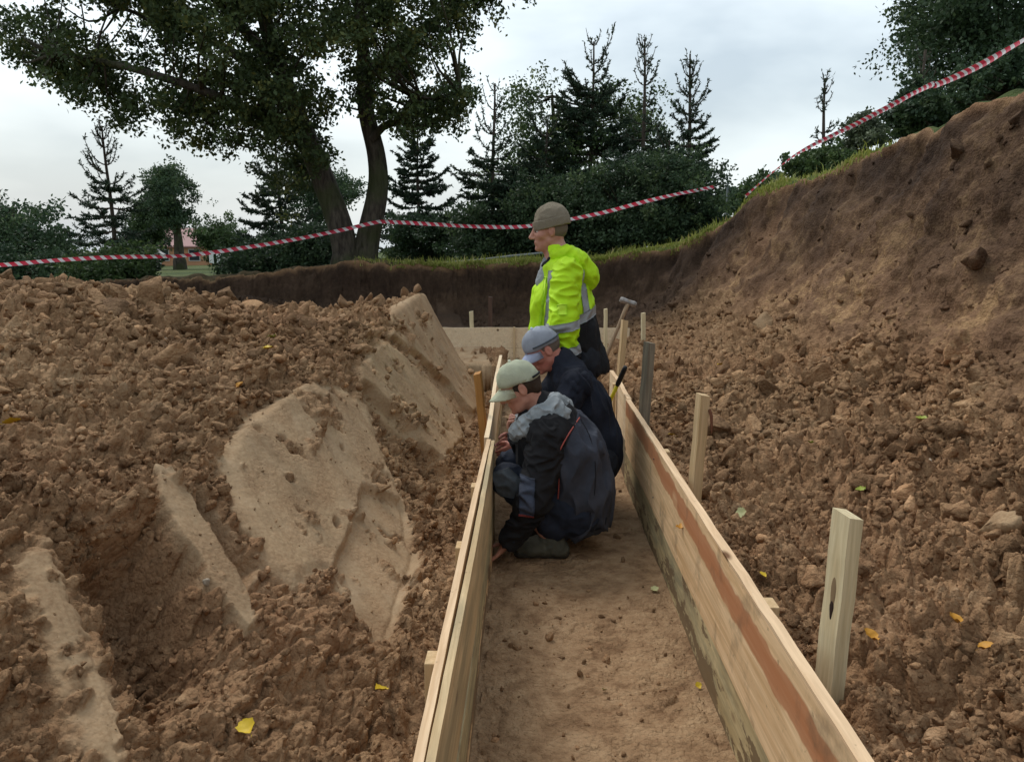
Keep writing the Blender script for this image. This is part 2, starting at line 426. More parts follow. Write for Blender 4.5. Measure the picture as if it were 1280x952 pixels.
def soil_material(name='soil', clod=False):
    m = NT(name)
    tc = m.obj()
    sc, ts, fl, bk = m.attr('scraped'), m.attr('topsoil'), m.attr('floor'), m.attr('bank')
    n1 = m.noise(2.2, 5, .6, tc); n2 = m.noise(16, 5, .65, tc); n3 = m.noise(90, 3, .6, tc)
    mixn = m.math('ADD', m.math('MULTIPLY', n1, .45), m.math('ADD', m.math('MULTIPLY', n2, .4), m.math('MULTIPLY', n3, .15)))
    loose = m.ramp(mixn, [(.33, (0.151, 0.081, 0.040)), (.45, (0.270, 0.154, 0.078)), (.55, (0.374, 0.227, 0.119)), (.68, (0.519, 0.351, 0.204))])
    red = m.ramp(m.noise(1.1, 3, .5, tc), [(.45, 0), (.7, 1)])
    loose = m.mix(m.math('MULTIPLY', red, .35), loose, (0.260, 0.118, 0.056))
    n4 = m.noise(5, 5, .6, tc, .6); 
    scr = m.ramp(m.math('ADD', m.math('MULTIPLY', n4, .6), m.math('MULTIPLY', n3, .4)), [(.3, (0.245, 0.150, 0.080)), (.5, (0.350, 0.238, 0.136)), (.7, (0.42, 0.300, 0.185))])
    scr = m.mix(1.0, scr, m.ramp(m.math('MULTIPLY_ADD', m.attr('streak'), .5, .5), [(.1, .84), (.5, .98), (.9, 1.08)]), 'MULTIPLY')
    if clod:
        rnd = m.attr('tone')
        loose = m.mix(1.0, loose, m.ramp(rnd, [(0, .62), (.6, 1.0), (.93, 1.25), (1, 1.7)]), 'MULTIPLY')
    col = m.mix(sc, loose, scr)
    flc = m.ramp(m.math('ADD', m.math('MULTIPLY', n4, .55), m.math('MULTIPLY', n2, .45)), [(.37, (0.197, 0.112, 0.058)), (.5, (0.353, 0.223, 0.122)), (.62, (0.457, 0.304, 0.173))])
    col = m.mix(m.math('MULTIPLY', fl, .85), col, flc)
    bkc = m.ramp(m.math('ADD', m.math('MULTIPLY', n1, .6), m.math('MULTIPLY', n2, .4)), [(.36, (0.120, 0.064, 0.037)), (.52, (0.219, 0.125, 0.070)), (.62, (0.416, 0.256, 0.125))])
    col = m.mix(m.math('MULTIPLY', bk, .85), col, bkc)
    tsc = m.ramp(mixn, [(.35, (0.027, 0.016, 0.011)), (.52, (0.057, 0.034, 0.021)), (.7, (0.104, 0.064, 0.041))])
    col = m.mix(ts, col, tsc)
    def cell(scale):
        v = m.n('ShaderNodeTexVoronoi', feature='F1'); v.inputs['Scale'].default_value = scale; v.inputs['Randomness'].default_value = 1
        wv = m.n('ShaderNodeVectorMath', operation='MULTIPLY_ADD'); nz = m.n('ShaderNodeTexNoise'); nz.inputs['Scale'].default_value = scale*1.2
        m.l(tc, nz.inputs['Vector']); m.l(nz.outputs['Color'], wv.inputs[0]); wv.inputs[1].default_value = (.9/scale,)*3; m.l(tc, wv.inputs[2])
        m.l(wv.outputs[0], v.inputs['Vector']); return m.math('SUBTRACT', 1.0, v.outputs['Distance'])
    b0 = m.bump(cell(130), .5, .006)
    b1 = m.bump(m.noise(160, 4, .7, tc), .7, .008, b0)
    b2 = m.bump(cell(48), .55, .018, b1)
    nm = m.n('ShaderNodeMix', data_type='VECTOR')
    m.l(m.math('MULTIPLY', sc, .8), nm.inputs[0]); m.l(b2, nm.inputs[4])
    b3 = m.bump(m.noise(60, 3, .6, tc), .25, .004); m.l(b3, nm.inputs[5])
    return m.done(col, .93, nm.outputs[1], .15)
def grass_material():
    m = NT('meadow'); tc = m.obj()
    c = m.ramp(m.math('ADD', m.math('MULTIPLY', m.noise(.35, 5, .6, tc), .6), m.math('MULTIPLY', m.noise(9, 4, .6, tc), .4)),
               [(.35, (.035, .050, .018)), (.5, (.075, .10, .03)), (.65, (.14, .14, .06))])
    c = m.mix(m.math('MULTIPLY', m.attr('dirt'), .85), c, m.ramp(m.noise(8, 5, .6, tc), [(.35, (.07, .045, .026)), (.65, (.17, .115, .066))]))
    return m.done(c, .9, m.bump(m.noise(30, 4, .7, tc), .8, .05), .1)
SOIL = soil_material(); CLOD = soil_material('clod_soil', True); GRASS = grass_material()
GP, GN, GAMP, GSM, GTM, GSD, GBANK, GLOOSE, GTOP, GR, GA = build_ground()
from mathutils.kdtree import KDTree
def gz(x, y):
    """height of the finished ground near (x,y)"""
    r = math.hypot(x, y); d = (GP[:, 0]-x)**2+(GP[:, 1]-y)**2
    return float(GP[np.argmin(d), 2])
# ------------------------------------------------------------------ loose clods lying on the soil
def ico(sub):
    bm = bmesh.new(); bmesh.ops.create_icosphere(bm, subdivisions=sub, radius=1)
    V = np.array([v.co[:] for v in bm.verts]); F = np.array([[v.index for v in f.verts] for f in bm.faces]); bm.free()
    return V, F
def clod_shape(sub, seed):
    V, F = ico(sub); rg = np.random.default_rng(seed)
    # cut by random planes: angular lump
    for _ in range(15):
        n = rg.normal(size=3); n /= np.linalg.norm(n); h = rg.uniform(.34, .72)
        d = V@n; V = V-np.maximum(d-h, 0)[:, None]*n
    V = V*(1+.22*fbm(V.astype(f32)+seed*3.3, .6, 4, seed, .6))[:, None]
    return V*np.array([1.15, .9, .72]), F
def rand_rot(n, rg):
    q = rg.normal(size=(n, 4)); q /= np.linalg.norm(q, axis=1, keepdims=True)
    w, x, y, z = q.T
    return np.stack([1-2*(y*y+z*z), 2*(x*y-z*w), 2*(x*z+y*w), 2*(x*y+z*w), 1-2*(x*x+z*z), 2*(y*z-x*w), 2*(x*z-y*w), 2*(y*z+x*w), 1-2*(x*x+y*y)], -1).reshape(n, 3, 3)
def scatter(name, sel_w, n, smin, smax, power, sub, seed, far=13.):
    rg = np.random.default_rng(seed)
    w = np.maximum(sel_w, 0)*(GR**2)*(GR < far)*(GR > .95)
    # weight by area, but a little less with distance
    w = w/np.maximum(GR, 1)**.9
    p = w/w.sum()
    idx = rg.choice(len(p), n, p=p)
    u = rg.random(n); s = smin*(smax/smin)**(u**power)
    s = s*np.clip(GR[idx]/3.2, .55, 1.6)
    shapes = [clod_shape(sub, 100+k) for k in range(7)]
    Vs, Fs, off, tone, att = [], [], 0, [], []
    Rm = rand_rot(n, rg)
    for k, (V, F) in enumerate(shapes):
        m = np.arange(n) % 7 == k
        ids = idx[m]
        W = np.einsum('nij,vj->nvi', Rm[m], V)*s[m][:, None, None]
        c = GP[ids]+GN[ids]*(s[m]*.05)[:, None]+rg.normal(size=(m.sum(), 3))*.004
        W = W+c[:, None]
        nn = m.sum()
        Vs.append(W.reshape(-1, 3)); Fs.append((F[None]+(np.arange(nn)*len(V))[:, None, None]+off).reshape(-1, 3)); off += nn*len(V)
        tone.append(np.repeat(rg.random(nn), len(V)))
        att.append(np.repeat(np.stack([GTOP[ids], GBANK[ids], GSM[ids]*.5], -1), len(V), 0))
    me = npmesh(name, np.concatenate(Vs), np.concatenate(Fs))
    attr(me, 'tone', np.concatenate(tone)); a = np.concatenate(att)
    attr(me, 'topsoil', a[:, 0]); attr(me, 'bank', a[:, 1]); attr(me, 'scraped', a[:, 2]); attr(me, 'floor', np.zeros(len(a))); attr(me, 'streak', np.zeros(len(a)))
    o = link(name, me, CLOD); tag(o, 'loose brown soil clods of all sizes lying over the dug slopes and heap', 'soil clods', kind='stuff')
    return o
inview = (np.abs(GA-(math.pi/2+YAW)) < math.radians(36))+.5*((np.abs(GA-(math.pi/2+YAW)) >= math.radians(36)) & (np.abs(GA-(math.pi/2+YAW)) < math.radians(50)))
wgt = inview*GAMP*(GSD > .05)*(1-GSM)
wgt = wgt*(.25+.75*sstep(-.3, .4, noise3(GP.astype(f32), .45, 200)))
wgt = wgt*(1-.62*GBANK)
wall = (GTM > .5)
wgt = np.where(wall, wgt*.35, wgt)
wgt = np.where((np.abs(GP[:, 0]-trench_l(GP[:, 1])) < .06) | (np.abs(GP[:, 0]-.66) < .05), 0, wgt)
scatter('soil_clods', wgt*(GR < 6), 27000, .006, .028, 1.5, 1, 1)
scatter('soil_clods', wgt, 11500, .014, .05, 2.0, 2, 2)
scatter('soil_clods', wgt*(GP[:, 0] > .66)*(GR < 7)+wgt*.6*(GP[:, 0] < -1.2), 420, .04, .095, 2.2, 3, 3, 8)
scatter('soil_clods', wgt*wall*(GR < 7), 800, .003, .010, 1.6, 1, 4)
scatter('soil_clods', inview*(GSM > .4)*(GR < 8), 500, .003, .012, 2.0, 1, 5)
# ------------------------------------------------------------------ timber formwork, stakes and tools
def wood(name, base, dark, grain=(22, 1.2, 22), red=None, wet=0, seed=0, stain=None):
    m = NT(name); tc = m.n('ShaderNodeTexCoord').outputs['Object']
    def mapped(sc, loc=(0, 0, 0)):
        mp = m.n('ShaderNodeMapping'); mp.inputs['Scale'].default_value = sc; mp.inputs['Location'].default_value = (seed*1.7+loc[0], seed*2.3+loc[1], seed*.7+loc[2])
        m.l(tc, mp.inputs[0]); return mp.outputs[0]
    g1 = m.noise(1.0, 5, .6, mapped(grain), 1.2)
    g2 = m.noise(1.0, 3, .6, mapped(tuple(g*4 for g in grain)), .3)
    big = m.noise(1.0, 3, .5, mapped((3, 1.1, 3)))
    c = m.mix(m.ramp(g1, [(.35, 1), (.62, 0)]), base, dark)
    c = m.mix(m.math('MULTIPLY', m.ramp(g2, [(.4, 1), (.6, 0)]), .25), c, tuple(v*.55 for v in dark))
    c = m.mix(m.ramp(big, [(.35, .35), (.65, 0)]), c, tuple(v*.75 for v in base))
    # knots
    vo = m.n('ShaderNodeTexVoronoi'); vo.inputs['Scale'].default_value = 1; m.l(mapped((4.2, 1.5, 4.2), (.3, .2, .1)), vo.inputs['Vector'])
    kn = m.ramp(vo.outputs['Distance'], [(.045, 1), (.085, 0)])
    c = m.mix(kn, c, (.16, .075, .03))
    if red:
        # heartwood streak running along the plank: centre height (a+b*y), half width
        sp = m.n('ShaderNodeSeparateXYZ'); m.l(tc, sp.inputs[0])
        a, b, hw, colr = red
        nz = m.math('MULTIPLY', m.math('SUBTRACT', m.noise(1.0, 4, .6, mapped((1, 2.2, 1))), .5), hw*2.2)
        dz = m.math('ABSOLUTE', m.math('SUBTRACT', m.math('ADD', sp.outputs[2], nz), m.math('ADD', a, m.math('MULTIPLY', sp.outputs[1], b))))
        f = m.ramp(m.math('DIVIDE', dz, hw), [(.0, 1), (.85, .9), (1.0, 0)])
        brk = m.ramp(m.noise(1.0, 3, .6, mapped((2, 1.3, 2), (4, 1, 0))), [(.28, 0), (.38, 1)])
        c = m.mix(m.math('MULTIPLY', m.math('MULTIPLY', f, brk), .85), c, colr)
    if wet:
        f = m.ramp(m.noise(1.0, 5, .65, mapped((9, 2, 9), (2, 5, 1))), [(.42, 0), (.62, wet)])
        c = m.mix(f, c, (.17, .16, .10))
    if stain:
        f = m.ramp(m.noise(1.0, 5, .6, mapped((5, 5, 5), (7, 5, 1))), [(.56, 0), (.68, stain)])
        c = m.mix(f, c, (.13, .085, .05))
    sp2 = m.n('ShaderNodeSeparateXYZ'); m.l(tc, sp2.inputs[0])
    if grain[1] < 5 or grain == (22, 1.2, 22):
        mudf = m.math('SUBTRACT', m.math('ADD', -.50, m.math('MULTIPLY', m.noise(1.0, 5, .7, mapped((5, 3, 9), (3, 3, 3))), 1.15)), sp2.outputs[2])
        spl = m.ramp(m.noise(1.0, 5, .7, mapped((26, 22, 26), (1, 8, 2))), [(.64, 0), (.70, .8)])
        c = m.mix(m.ramp(mudf, [(.0, 0), (.03, .85)]), c, (.15, .095, .05))
        c = m.mix(m.math('MULTIPLY', spl, .7), c, (.20, .13, .07))
    bp = m.bump(g2, .25, .002)
    return m.done(c, m.ramp(g1, [(0, .62), (1, .8)]), bp, .25)
W_PANEL = wood('fresh_pine', (.88, .62, .36), (.62, .38, .18), red=(.445, .015, .050, (.40, .135, .05)), stain=.5)
W_LOWER = wood('damp_pine', (.62, .50, .28), (.42, .31, .15), wet=.75, seed=3, stain=.4)
W_LEFT = wood('pine_left', (.68, .50, .28), (.46, .31, .15), wet=.5, red=(.225, 0, .022, (.40, .17, .06)), seed=5)
W_EDGE = wood('sawn_edge', (.84, .60, .37), (.66, .43, .24), seed=7)
W_FAR = wood('pine_far', (.92, .72, .48), (.80, .58, .35), seed=9)
W_GREY = wood('wet_grey_pine', (.24, .19, .14), (.14, .11, .085), seed=11, wet=.6)
W_STAKE = wood('pale_stake', (.80, .68, .43), (.62, .48, .27), grain=(30, 30, 1.6), seed=2)
W_STAKE2 = wood('weathered_stake', (.33, .28, .20), (.17, .14, .10), grain=(30, 30, 1.6), seed=4)
W_STAKE3 = wood('orange_stake', (.52, .25, .07), (.40, .17, .04), grain=(30, 30, 1.6), seed=6)
W_STAKE4 = wood('tan_stake', (.74, .53, .30), (.55, .37, .18), grain=(30, 30, 1.6), seed=8)
W_BROWN = wood('brown_stake', (.13, .075, .05), (.08, .045, .03), grain=(30, 30, 1.6), seed=10)

def plank(name, parent, p0, p1, z0, z1, thick, mat, side=1, sag=0.0, seed=0, nseg=24):
    """plank on edge from p0 to p1 (plan), inner face on the line, thickness towards side; slight warp"""
    p0 = np.array(p0, float); p1 = np.array(p1, float); d = p1-p0; L = np.hypot(*d); d /= L; nrm = np.array([d[1], -d[0]])*side
    bm = bmesh.new(); rg = np.random.default_rng(seed); rings = []
    for k in range(nseg+1):
        s = k/nseg; c = p0+d*L*s+nrm*.004*math.sin(s*7+seed)
        za = z0+.003*math.sin(s*5+seed*2); zb = z1+.004*math.sin(s*4.3+seed)+.002*rg.normal()
        ring = [bm.verts.new((c[0]+nrm[0]*t, c[1]+nrm[1]*t, z)) for t, z in ((0, za), (thick, za), (thick, zb), (0, zb))]
        rings.append(ring)
    for a, b in zip(rings, rings[1:]):
        for i in range(4): bm.faces.new((a[i], a[(i+1) % 4], b[(i+1) % 4], b[i]))
    bm.faces.new(rings[0][::-1]); bm.faces.new(rings[-1])
    return bm_obj(name, bm, mat, parent, bevel=.0025, seg=1)

NAIL = NT('nail_steel').done((.12, .11, .10), .45, None, .4, .6)
# right form, near panel: two planks one above the other, a lighter sawn top edge
t = empty('formwork_panel', (.64, 1.0, 0)); t.location = (0, 0, 0)
tag(t, 'long pale plank form with a red brown streak along the right of the trench', 'formwork', 'timber forms lining the trench')
plank('upper_plank', t, (.640, -1.3), (.642, 5.28), .225, .574, .030, W_PANEL, 1, seed=1, nseg=60)
plank('lower_plank', t, (.643, -1.3), (.646, 5.28), -.02, .2235, .028, W_LOWER, 1, seed=2, nseg=60)
plank('top_edge', t, (.6395, -1.3), (.6415, 5.28), .575, .581, .032, W_EDGE, 1, seed=1, nseg=60)
for y in (.4, 2.2, 4.0):
    bm = bmesh.new(); add_box(bm, (.6965, y, .27), (.04, .07, .56)); bm_obj('batten', bm, W_STAKE4, t, .003)
# right form, far panel
t = empty('formwork_panel')
tag(t, 'farther form on the right of the trench, light plank above a wet grey one', 'formwork', 'timber forms lining the trench')
plank('upper_plank', t, (.662, 5.30), (.668, 6.55), .27, .572, .028, W_FAR, 1, seed=4)
plank('lower_plank', t, (.664, 5.30), (.670, 6.55), -.02, .268, .028, W_GREY, 1, seed=5)
plank('top_edge', t, (.661, 5.30), (.667, 6.55), .574, .580, .030, W_EDGE, 1, seed=4)
bm = bmesh.new(); add_box(bm, (.648, 6.05, .33), (.022, .06, .46)); bm_obj('batten', bm, W_STAKE4, t, .003)
for y in (.4, 2.2, 4.0):
    for z in (.30, .50):
        bm = bmesh.new(); add_tube(bm, [(.6385, y+.012*(z > .4), z), (.642, y+.012*(z > .4), z)], .0045, 8); bm_obj('nail_head', bm, NAIL, bpy.data.objects['formwork_panel'])
# left form, near panel: doubled boards
t = empty('formwork_panel')
tag(t, 'long doubled plank form along the left of the trench, seen nearly edge on', 'formwork', 'timber forms lining the trench')
plank('upper_plank', t, (-.180, -1.3), (-.180, 4.1), .30, .575, .019, W_LEFT, -1, seed=6, nseg=50)
plank('middle_plank', t, (-.178, -1.3), (-.178, 4.1), .145, .2985, .020, W_LOWER, -1, seed=7, nseg=50)
plank('lower_plank', t, (-.181, -1.3), (-.181, 4.1), -.02, .1435, .020, W_PANEL, -1, seed=8, nseg=50)
plank('backing_plank', t, (-.203, -1.3), (-.203, 4.1), .20, .578, .021, W_EDGE, -1, seed=9, nseg=50)
for y, z in ((1.9, .35), (2.75, .33), (3.5, .33)):
    bm = bmesh.new(); add_box(bm, (-.244, y, z), (.036, .07, .36)); bm_obj('batten', bm, W_STAKE4, t, .003)
# left form, far panel
t = empty('formwork_panel')
tag(t, 'pale form behind the crouching men on the left, continuing to the cross form', 'formwork', 'timber forms lining the trench')
plank('upper_plank', t, (-.215, 4.13), (-.262, 7.5), .24, .585, .026, W_FAR, -1, seed=10)
plank('lower_plank', t, (-.217, 4.13), (-.264, 7.5), -.02, .238, .026, W_LEFT, -1, seed=11)
# cross form at the end
t = empty('formwork_panel')
tag(t, 'wide plank form standing across the far end of the trench', 'formwork', 'timber forms lining the trench')
plank('upper_plank', t, (-1.6, 10.40), (1.30, 10.40), .31, .575, .03, W_FAR, -1, seed=12)
plank('lower_plank', t, (-1.6, 10.402), (1.30, 10.402), -.02, .308, .03, W_FAR, -1, seed=13)
bm = bmesh.new(); add_box(bm, (-.20, 10.375, .29), (.025, .03, .60)); bm_obj('batten', bm, W_STAKE4, t, .003)
# short inner form facing it, ending behind the men
t = empty('formwork_panel')
tag(t, 'short low form standing before the cross form, left of the blue grey cap', 'formwork', 'timber forms lining the trench')
plank('upper_plank', t, (-1.2, 9.42), (-.31, 9.42), .10, .33, .03, W_FAR, -1, seed=14)
plank('lower_plank', t, (-1.2, 9.42), (-.31, 9.42), -.02, .098, .03, W_FAR, -1, seed=15)

def stake(label, base, top, w, d, mat, rot=0, chip=0, knot=False):
    base = Vector(base); top = Vector(top); ax = (top-base).normalized(); L = (top-base).length
    q = ax.to_track_quat('Z', 'Y').to_matrix().to_4x4() @ Matrix.Rotation(rot, 4, 'Z')
    bm = bmesh.new(); n = 7; rings = []
    for k in range(n+1):
        s = k/n; e = .35 if k == 0 else 1
        a, b = w/2*e, d/2*e
        rings.append([bm.verts.new((x*a+.0015*math.sin(k*2.1), y*b+.001*math.sin(k*3.3), -.25+(L+.25)*s+(chip*x if k == n else 0)+(.004*y if k == n else 0))) for x, y in ((-1, -1), (1, -1), (1, 1), (-1, 1))])
    for a, b in zip(rings, rings[1:]):
        for i in range(4): bm.faces.new((a[i], a[(i+1) % 4], b[(i+1) % 4], b[i]))
    bm.faces.new(rings[0][::-1]); bm.faces.new(rings[-1])
    o = bm_obj('stake', bm, mat, bevel=.003, seg=1)
    o.matrix_world = Matrix.Translation(base) @ q
    tag(o, label, 'stake', 'wooden stakes around the forms')
    return o
def stk(label, bx, by, Yb, tx, ty, w, d, mat, rot=0, chip=0, drop=.25, Yt=None):
    b = at(bx, by, Yb); tp = at(tx, ty, Yt or Yb)
    return stake(label, b-(tp-b)/np.linalg.norm(tp-b)*drop*0, tp, w, d, mat, rot, chip)
s1 = stk('thick pale stake with a dark knot hole, nearest of those behind the right form', 1035, 868, 1.92, 1060, 642, .062, .042, W_STAKE, .35, .004)
KN = NT('knot_wood'); KN.done((.03, .016, .010), .8); KN2 = NT('knot_rim'); KN2.done((.24, .16, .085), .8)
def knot(name, mat, px, py, rx, rz, thick):
    bpy.context.view_layer.update()
    mi = s1.matrix_world.inverted(); o = mi @ Vector(CAM); d = (mi.to_3x3() @ Vector(ray(px, py))).normalized()
    ok, loc, no, _ = s1.ray_cast(o, d)
    side = no.cross(Vector((0, 0, 1))).normalized(); bm = bmesh.new(); bmesh.ops.create_uvsphere(bm, u_segments=16, v_segments=8, radius=1)
    for v in bm.verts: v.co = loc+side*(v.co.x*rx*(1+.25*math.sin(v.co.z*3)))+Vector((0, 0, v.co.z*rz))+no*(v.co.y*thick)
    bm_obj(name, bm, mat, s1, smooth=True)
knot('knot_rim', KN2.m, 1041, 745, .0085, .062, .0012); knot('knot', KN.m, 1039, 762, .0065, .026, .0020)
s2 = stk('pale stake with split bark hanging at its top, second of those behind the right form', 868, 618, 3.42, 879, 493, .036, .05, W_STAKE4, .5, .003)
bm = bmesh.new(); add_tube(bm, [(-.02, -.024, .385), (-.034, -.026, .36), (-.042, -.026, .31), (-.045, -.026, .285)], [.006, .007, .005, .002], 6)
BK = NT('bark'); BK.done((.16, .06, .03), .85); bm_obj('bark_strip', bm, BK.m, s2)
stk('weathered grey stake with a sawn pale top, behind the right form by the tool handle', 805, 522, 5.0, 812, 428, .05, .055, W_STAKE2, .6, .002)
stk('slim tan stake beyond the black and yellow handle', 775, 468, 6.6, 781, 400, .045, .045, W_STAKE4, .3)
stk('thin pale stake touching the hem of the hi-vis jacket', 757, 432, 7.9, 757, 386, .045, .03, W_STAKE, .1)
stk('short pale stake in the rubble right of the leaning hammer', 804, 412, 9.0, 804, 391, .045, .04, W_STAKE, .2)
stk('orange brown stake against the left form beside the pale green cap', 606, 558, 4.75, 597, 466, .035, .042, W_STAKE3, -.25, -.006)
stk('pale stake with a dark slot at the left end of the cross form', 590, 412, 10.5, 589, 389, .095, .05, W_STAKE, 0)
stk('small pale stake alone in the far pit, beyond the heap on the left', 285, 402, 11.0, 285, 388, .09, .05, W_STAKE, 0)
stk('dark brown stake driven in front of the far soil wall', 613, 410, 10.6, 613, 371, .13, .05, W_BROWN, 0)

# tools
MET = NT('dull_steel'); tc = MET.obj(); MET.done(MET.ramp(MET.noise(30, 4, .6, tc), [(.4, (.22, .20, .18)), (.65, (.38, .34, .31))]), .5, None, .4, .5)
HAND = wood('handle_wood', (.42, .30, .19), (.30, .20, .12), grain=(30, 30, 3), seed=12)
a = at(757, 447, 7.3); b = at(786, 377, 7.3)
t = empty('pickaxe', a); tag(t, 'long handled steel tool leaning up out of the pit behind the man in hi-vis', 'hammer')
bm = bmesh.new(); n = 8
add_tube(bm, [Vector(a*(1-s)+b*s)-Vector(a) for s in np.linspace(-.35, 1.03, n)], [.019, .019, .018, .017, .017, .018, .020, .020], 10); bm_obj('handle', bm, HAND, t, smooth=True)
h0 = Vector(at(775, 374, 7.3)-a); h1 = Vector(at(795, 381, 7.3)-a)
bm = bmesh.new(); add_tube(bm, [h0, h0.lerp(h1, .12), h0.lerp(h1, .45), h0.lerp(h1, .55), h0.lerp(h1, .88), h1], [.022, .029, .025, .025, .029, .022], 8); bm_obj('head', bm, MET.m, t)
BLK = NT('black_rubber'); BLK.done((.012, .012, .013), .6); YEL = NT('yellow_plastic'); YEL.done((.62, .50, .02), .45)
a = at(765, 496, 5.55); b = at(782, 458, 5.45)
t = empty('hand_tool', a); tag(t, 'tool handle with black grip and yellow shaft sticking up beside the right form', 'hammer')
A, B = Vector((0, 0, 0)), Vector(b-a); ext = (B-A).normalized()
bm = bmesh.new(); add_tube(bm, [A+(B-A)*.38, A+(B-A)*.45, A+(B-A)*.9, B], [.014, .018, .017, .014], 12); bm_obj('grip', bm, BLK.m, t, smooth=True)
bm = bmesh.new(); add_tube(bm, [A-ext*.12, A+(B-A)*.42], [.013, .013], 12); bm_obj('shaft', bm, YEL.m, t, smooth=True)
bm = bmesh.new(); c = A-ext*.13; add_tube(bm, [c+Vector((-.05, 0, -.01)), c+Vector((-.02, 0, 0)), c+Vector((.03, 0, .0)), c+Vector((.045, 0, 0))], [.008, .016, .016, .014], 10); bm_obj('head', bm, MET.m, t)
# ------------------------------------------------------------------ trees, shrubs, grass
def leaf_mat(name, dark, mid, light, trans=.25):
    m = NT(name); tn = m.attr('tone')
    c = m.ramp(tn, [(0, dark), (.6, mid), (1, light)])
    m.done(c, .6, None, .25)
    tr = m.n('ShaderNodeBsdfTranslucent'); m.l(c, tr.inputs[0]); mx = m.n('ShaderNodeMixShader'); mx.inputs[0].default_value = trans
    m.l(m.b.outputs[0], mx.inputs[1]); m.l(tr.outputs[0], mx.inputs[2]); m.l(mx.outputs[0], m.out.inputs[0])
    return m.m
LF_BIG = leaf_mat('lime_leaves', (0.035, 0.057, 0.022), (0.074, 0.105, 0.035), (0.189, 0.189, 0.054))
LF_DK = leaf_mat('dark_leaves', (0.032, 0.057, 0.030), (0.061, 0.100, 0.046), (0.121, 0.169, 0.068))
LF_MID = leaf_mat('mid_leaves', (0.041, 0.068, 0.027), (0.081, 0.128, 0.041), (0.176, 0.216, 0.068))
LF_PALE = leaf_mat('pale_leaves', (.07, .09, .05), (.13, .16, .09), (.22, .25, .15))
NEED = leaf_mat('spruce_needles', (0.027, 0.049, 0.031), (0.049, 0.081, 0.047), (0.095, 0.135, 0.068), .12)
BARK_M = NT('tree_bark'); tc = BARK_M.obj((1, 1, .25)); n_ = BARK_M.noise(14, 5, .65, tc)
moss = BARK_M.ramp(BARK_M.noise(1.6, 3, .5, BARK_M.obj()), [(.45, 0), (.6, .7)])
BARK_M.done(BARK_M.mix(moss, BARK_M.ramp(n_, [(.35, (.03, .024, .019)), (.62, (.10, .083, .064))]), (.05, .06, .022)), .9, BARK_M.bump(n_, .9, .05), .15)
TWIG_M = NT('twig_bark'); TWIG_M.done((.085, .065, .05), .9)

def smooth_path(pts, n=8):
    pts = [np.array(p, float) for p in pts]
    P = [2*pts[0]-pts[1]]+pts+[2*pts[-1]-pts[-2]]; out = []
    for i in range(1, len(P)-2):
        a, b, c, d = P[i-1], P[i], P[i+1], P[i+2]
        for k in range(n):
            t = k/n; out.append(.5*((2*b)+(-a+c)*t+(2*a-5*b+4*c-d)*t*t+(-a+3*b-3*c+d)*t**3))
    out.append(pts[-1]); return np.array(out)
class Tubes:
    """many tapering round branches gathered into one mesh"""
    def __init__(self): self.V, self.F, self.n = [], [], 0
    def add(self, C, r, sides=5, wob=0):
        C = np.asarray(C, float); m = len(C); r = np.broadcast_to(r, (m,)).astype(float)
        T = np.gradient(C, axis=0); T /= np.linalg.norm(T, axis=1, keepdims=True)+1e-9
        ref = np.array([.31, .17, .93]) if abs(T[0, 2]) < .9 else np.array([1., .2, 0])
        U = np.cross(T, ref); U /= np.linalg.norm(U, axis=1, keepdims=True)+1e-9; W = np.cross(T, U)
        a = np.arange(sides)*2*math.pi/sides
        R = r[:, None]*(1+wob*np.sin(a[None]*3+np.arange(m)[:, None]*.35)+wob*.6*np.sin(a[None]*5-np.arange(m)[:, None]*.2))
        ring = C[:, None]+U[:, None]*(np.cos(a)[None]*R)[..., None]+W[:, None]*(np.sin(a)[None]*R)[..., None]
        i, j = np.meshgrid(np.arange(m-1), np.arange(sides), indexing='ij'); j2 = (j+1) % sides
        self.V.append(ring.reshape(-1, 3)); self.F.append(np.stack([i*sides+j, i*sides+j2, (i+1)*sides+j2, (i+1)*sides+j], -1).reshape(-1, 4)+self.n)
        self.n += m*sides
    def build(self, name, mat, parent):
        me = npmesh(name, np.concatenate(self.V), np.concatenate(self.F), True); return link(name, me, mat, parent)
def leaves_mesh(name, C, size, mat, parent, tone, rg, aspect=.62, droop=0.0, dirs=None):
    """C (n,3) leaf centres; each leaf a folded pair of faces"""
    n = len(C)
    if dirs is None:
        A = rg.normal(size=(n, 3)); A[:, 2] -= droop
    else: A = dirs+rg.normal(size=(n, 3))*.25
    A /= np.linalg.norm(A, axis=1, keepdims=True)
    B = np.cross(A, rg.normal(size=(n, 3))); B /= np.linalg.norm(B, axis=1, keepdims=True)+1e-9
    N_ = np.cross(A, B); s = np.asarray(size)[:, None] if hasattr(size, '__len__') else size
    V = np.stack([C-A*s*.5, C+B*s*aspect*.5+N_*s*.06, C+A*s*.5, C-B*s*aspect*.5+N_*s*.06], 1).reshape(-1, 3)
    k = np.arange(n)*4
    F = np.concatenate([np.stack([k, k+1, k+2], -1), np.stack([k, k+2, k+3], -1)])
    me = npmesh(name, V, F); attr(me, 'tone', np.repeat(tone, 4)); return link(name, me, mat, parent)
def in_poly_pts(poly, n, rg):
    poly = np.array(poly, float); lo, hi = poly.min(0), poly.max(0); out = []
    while len(out) < n:
        p = rg.uniform(lo, hi, (n*3, 2)); q = p[poly_sd(p[:, 0], p[:, 1], poly) > 0]
        out += list(q)
    return np.array(out[:n])
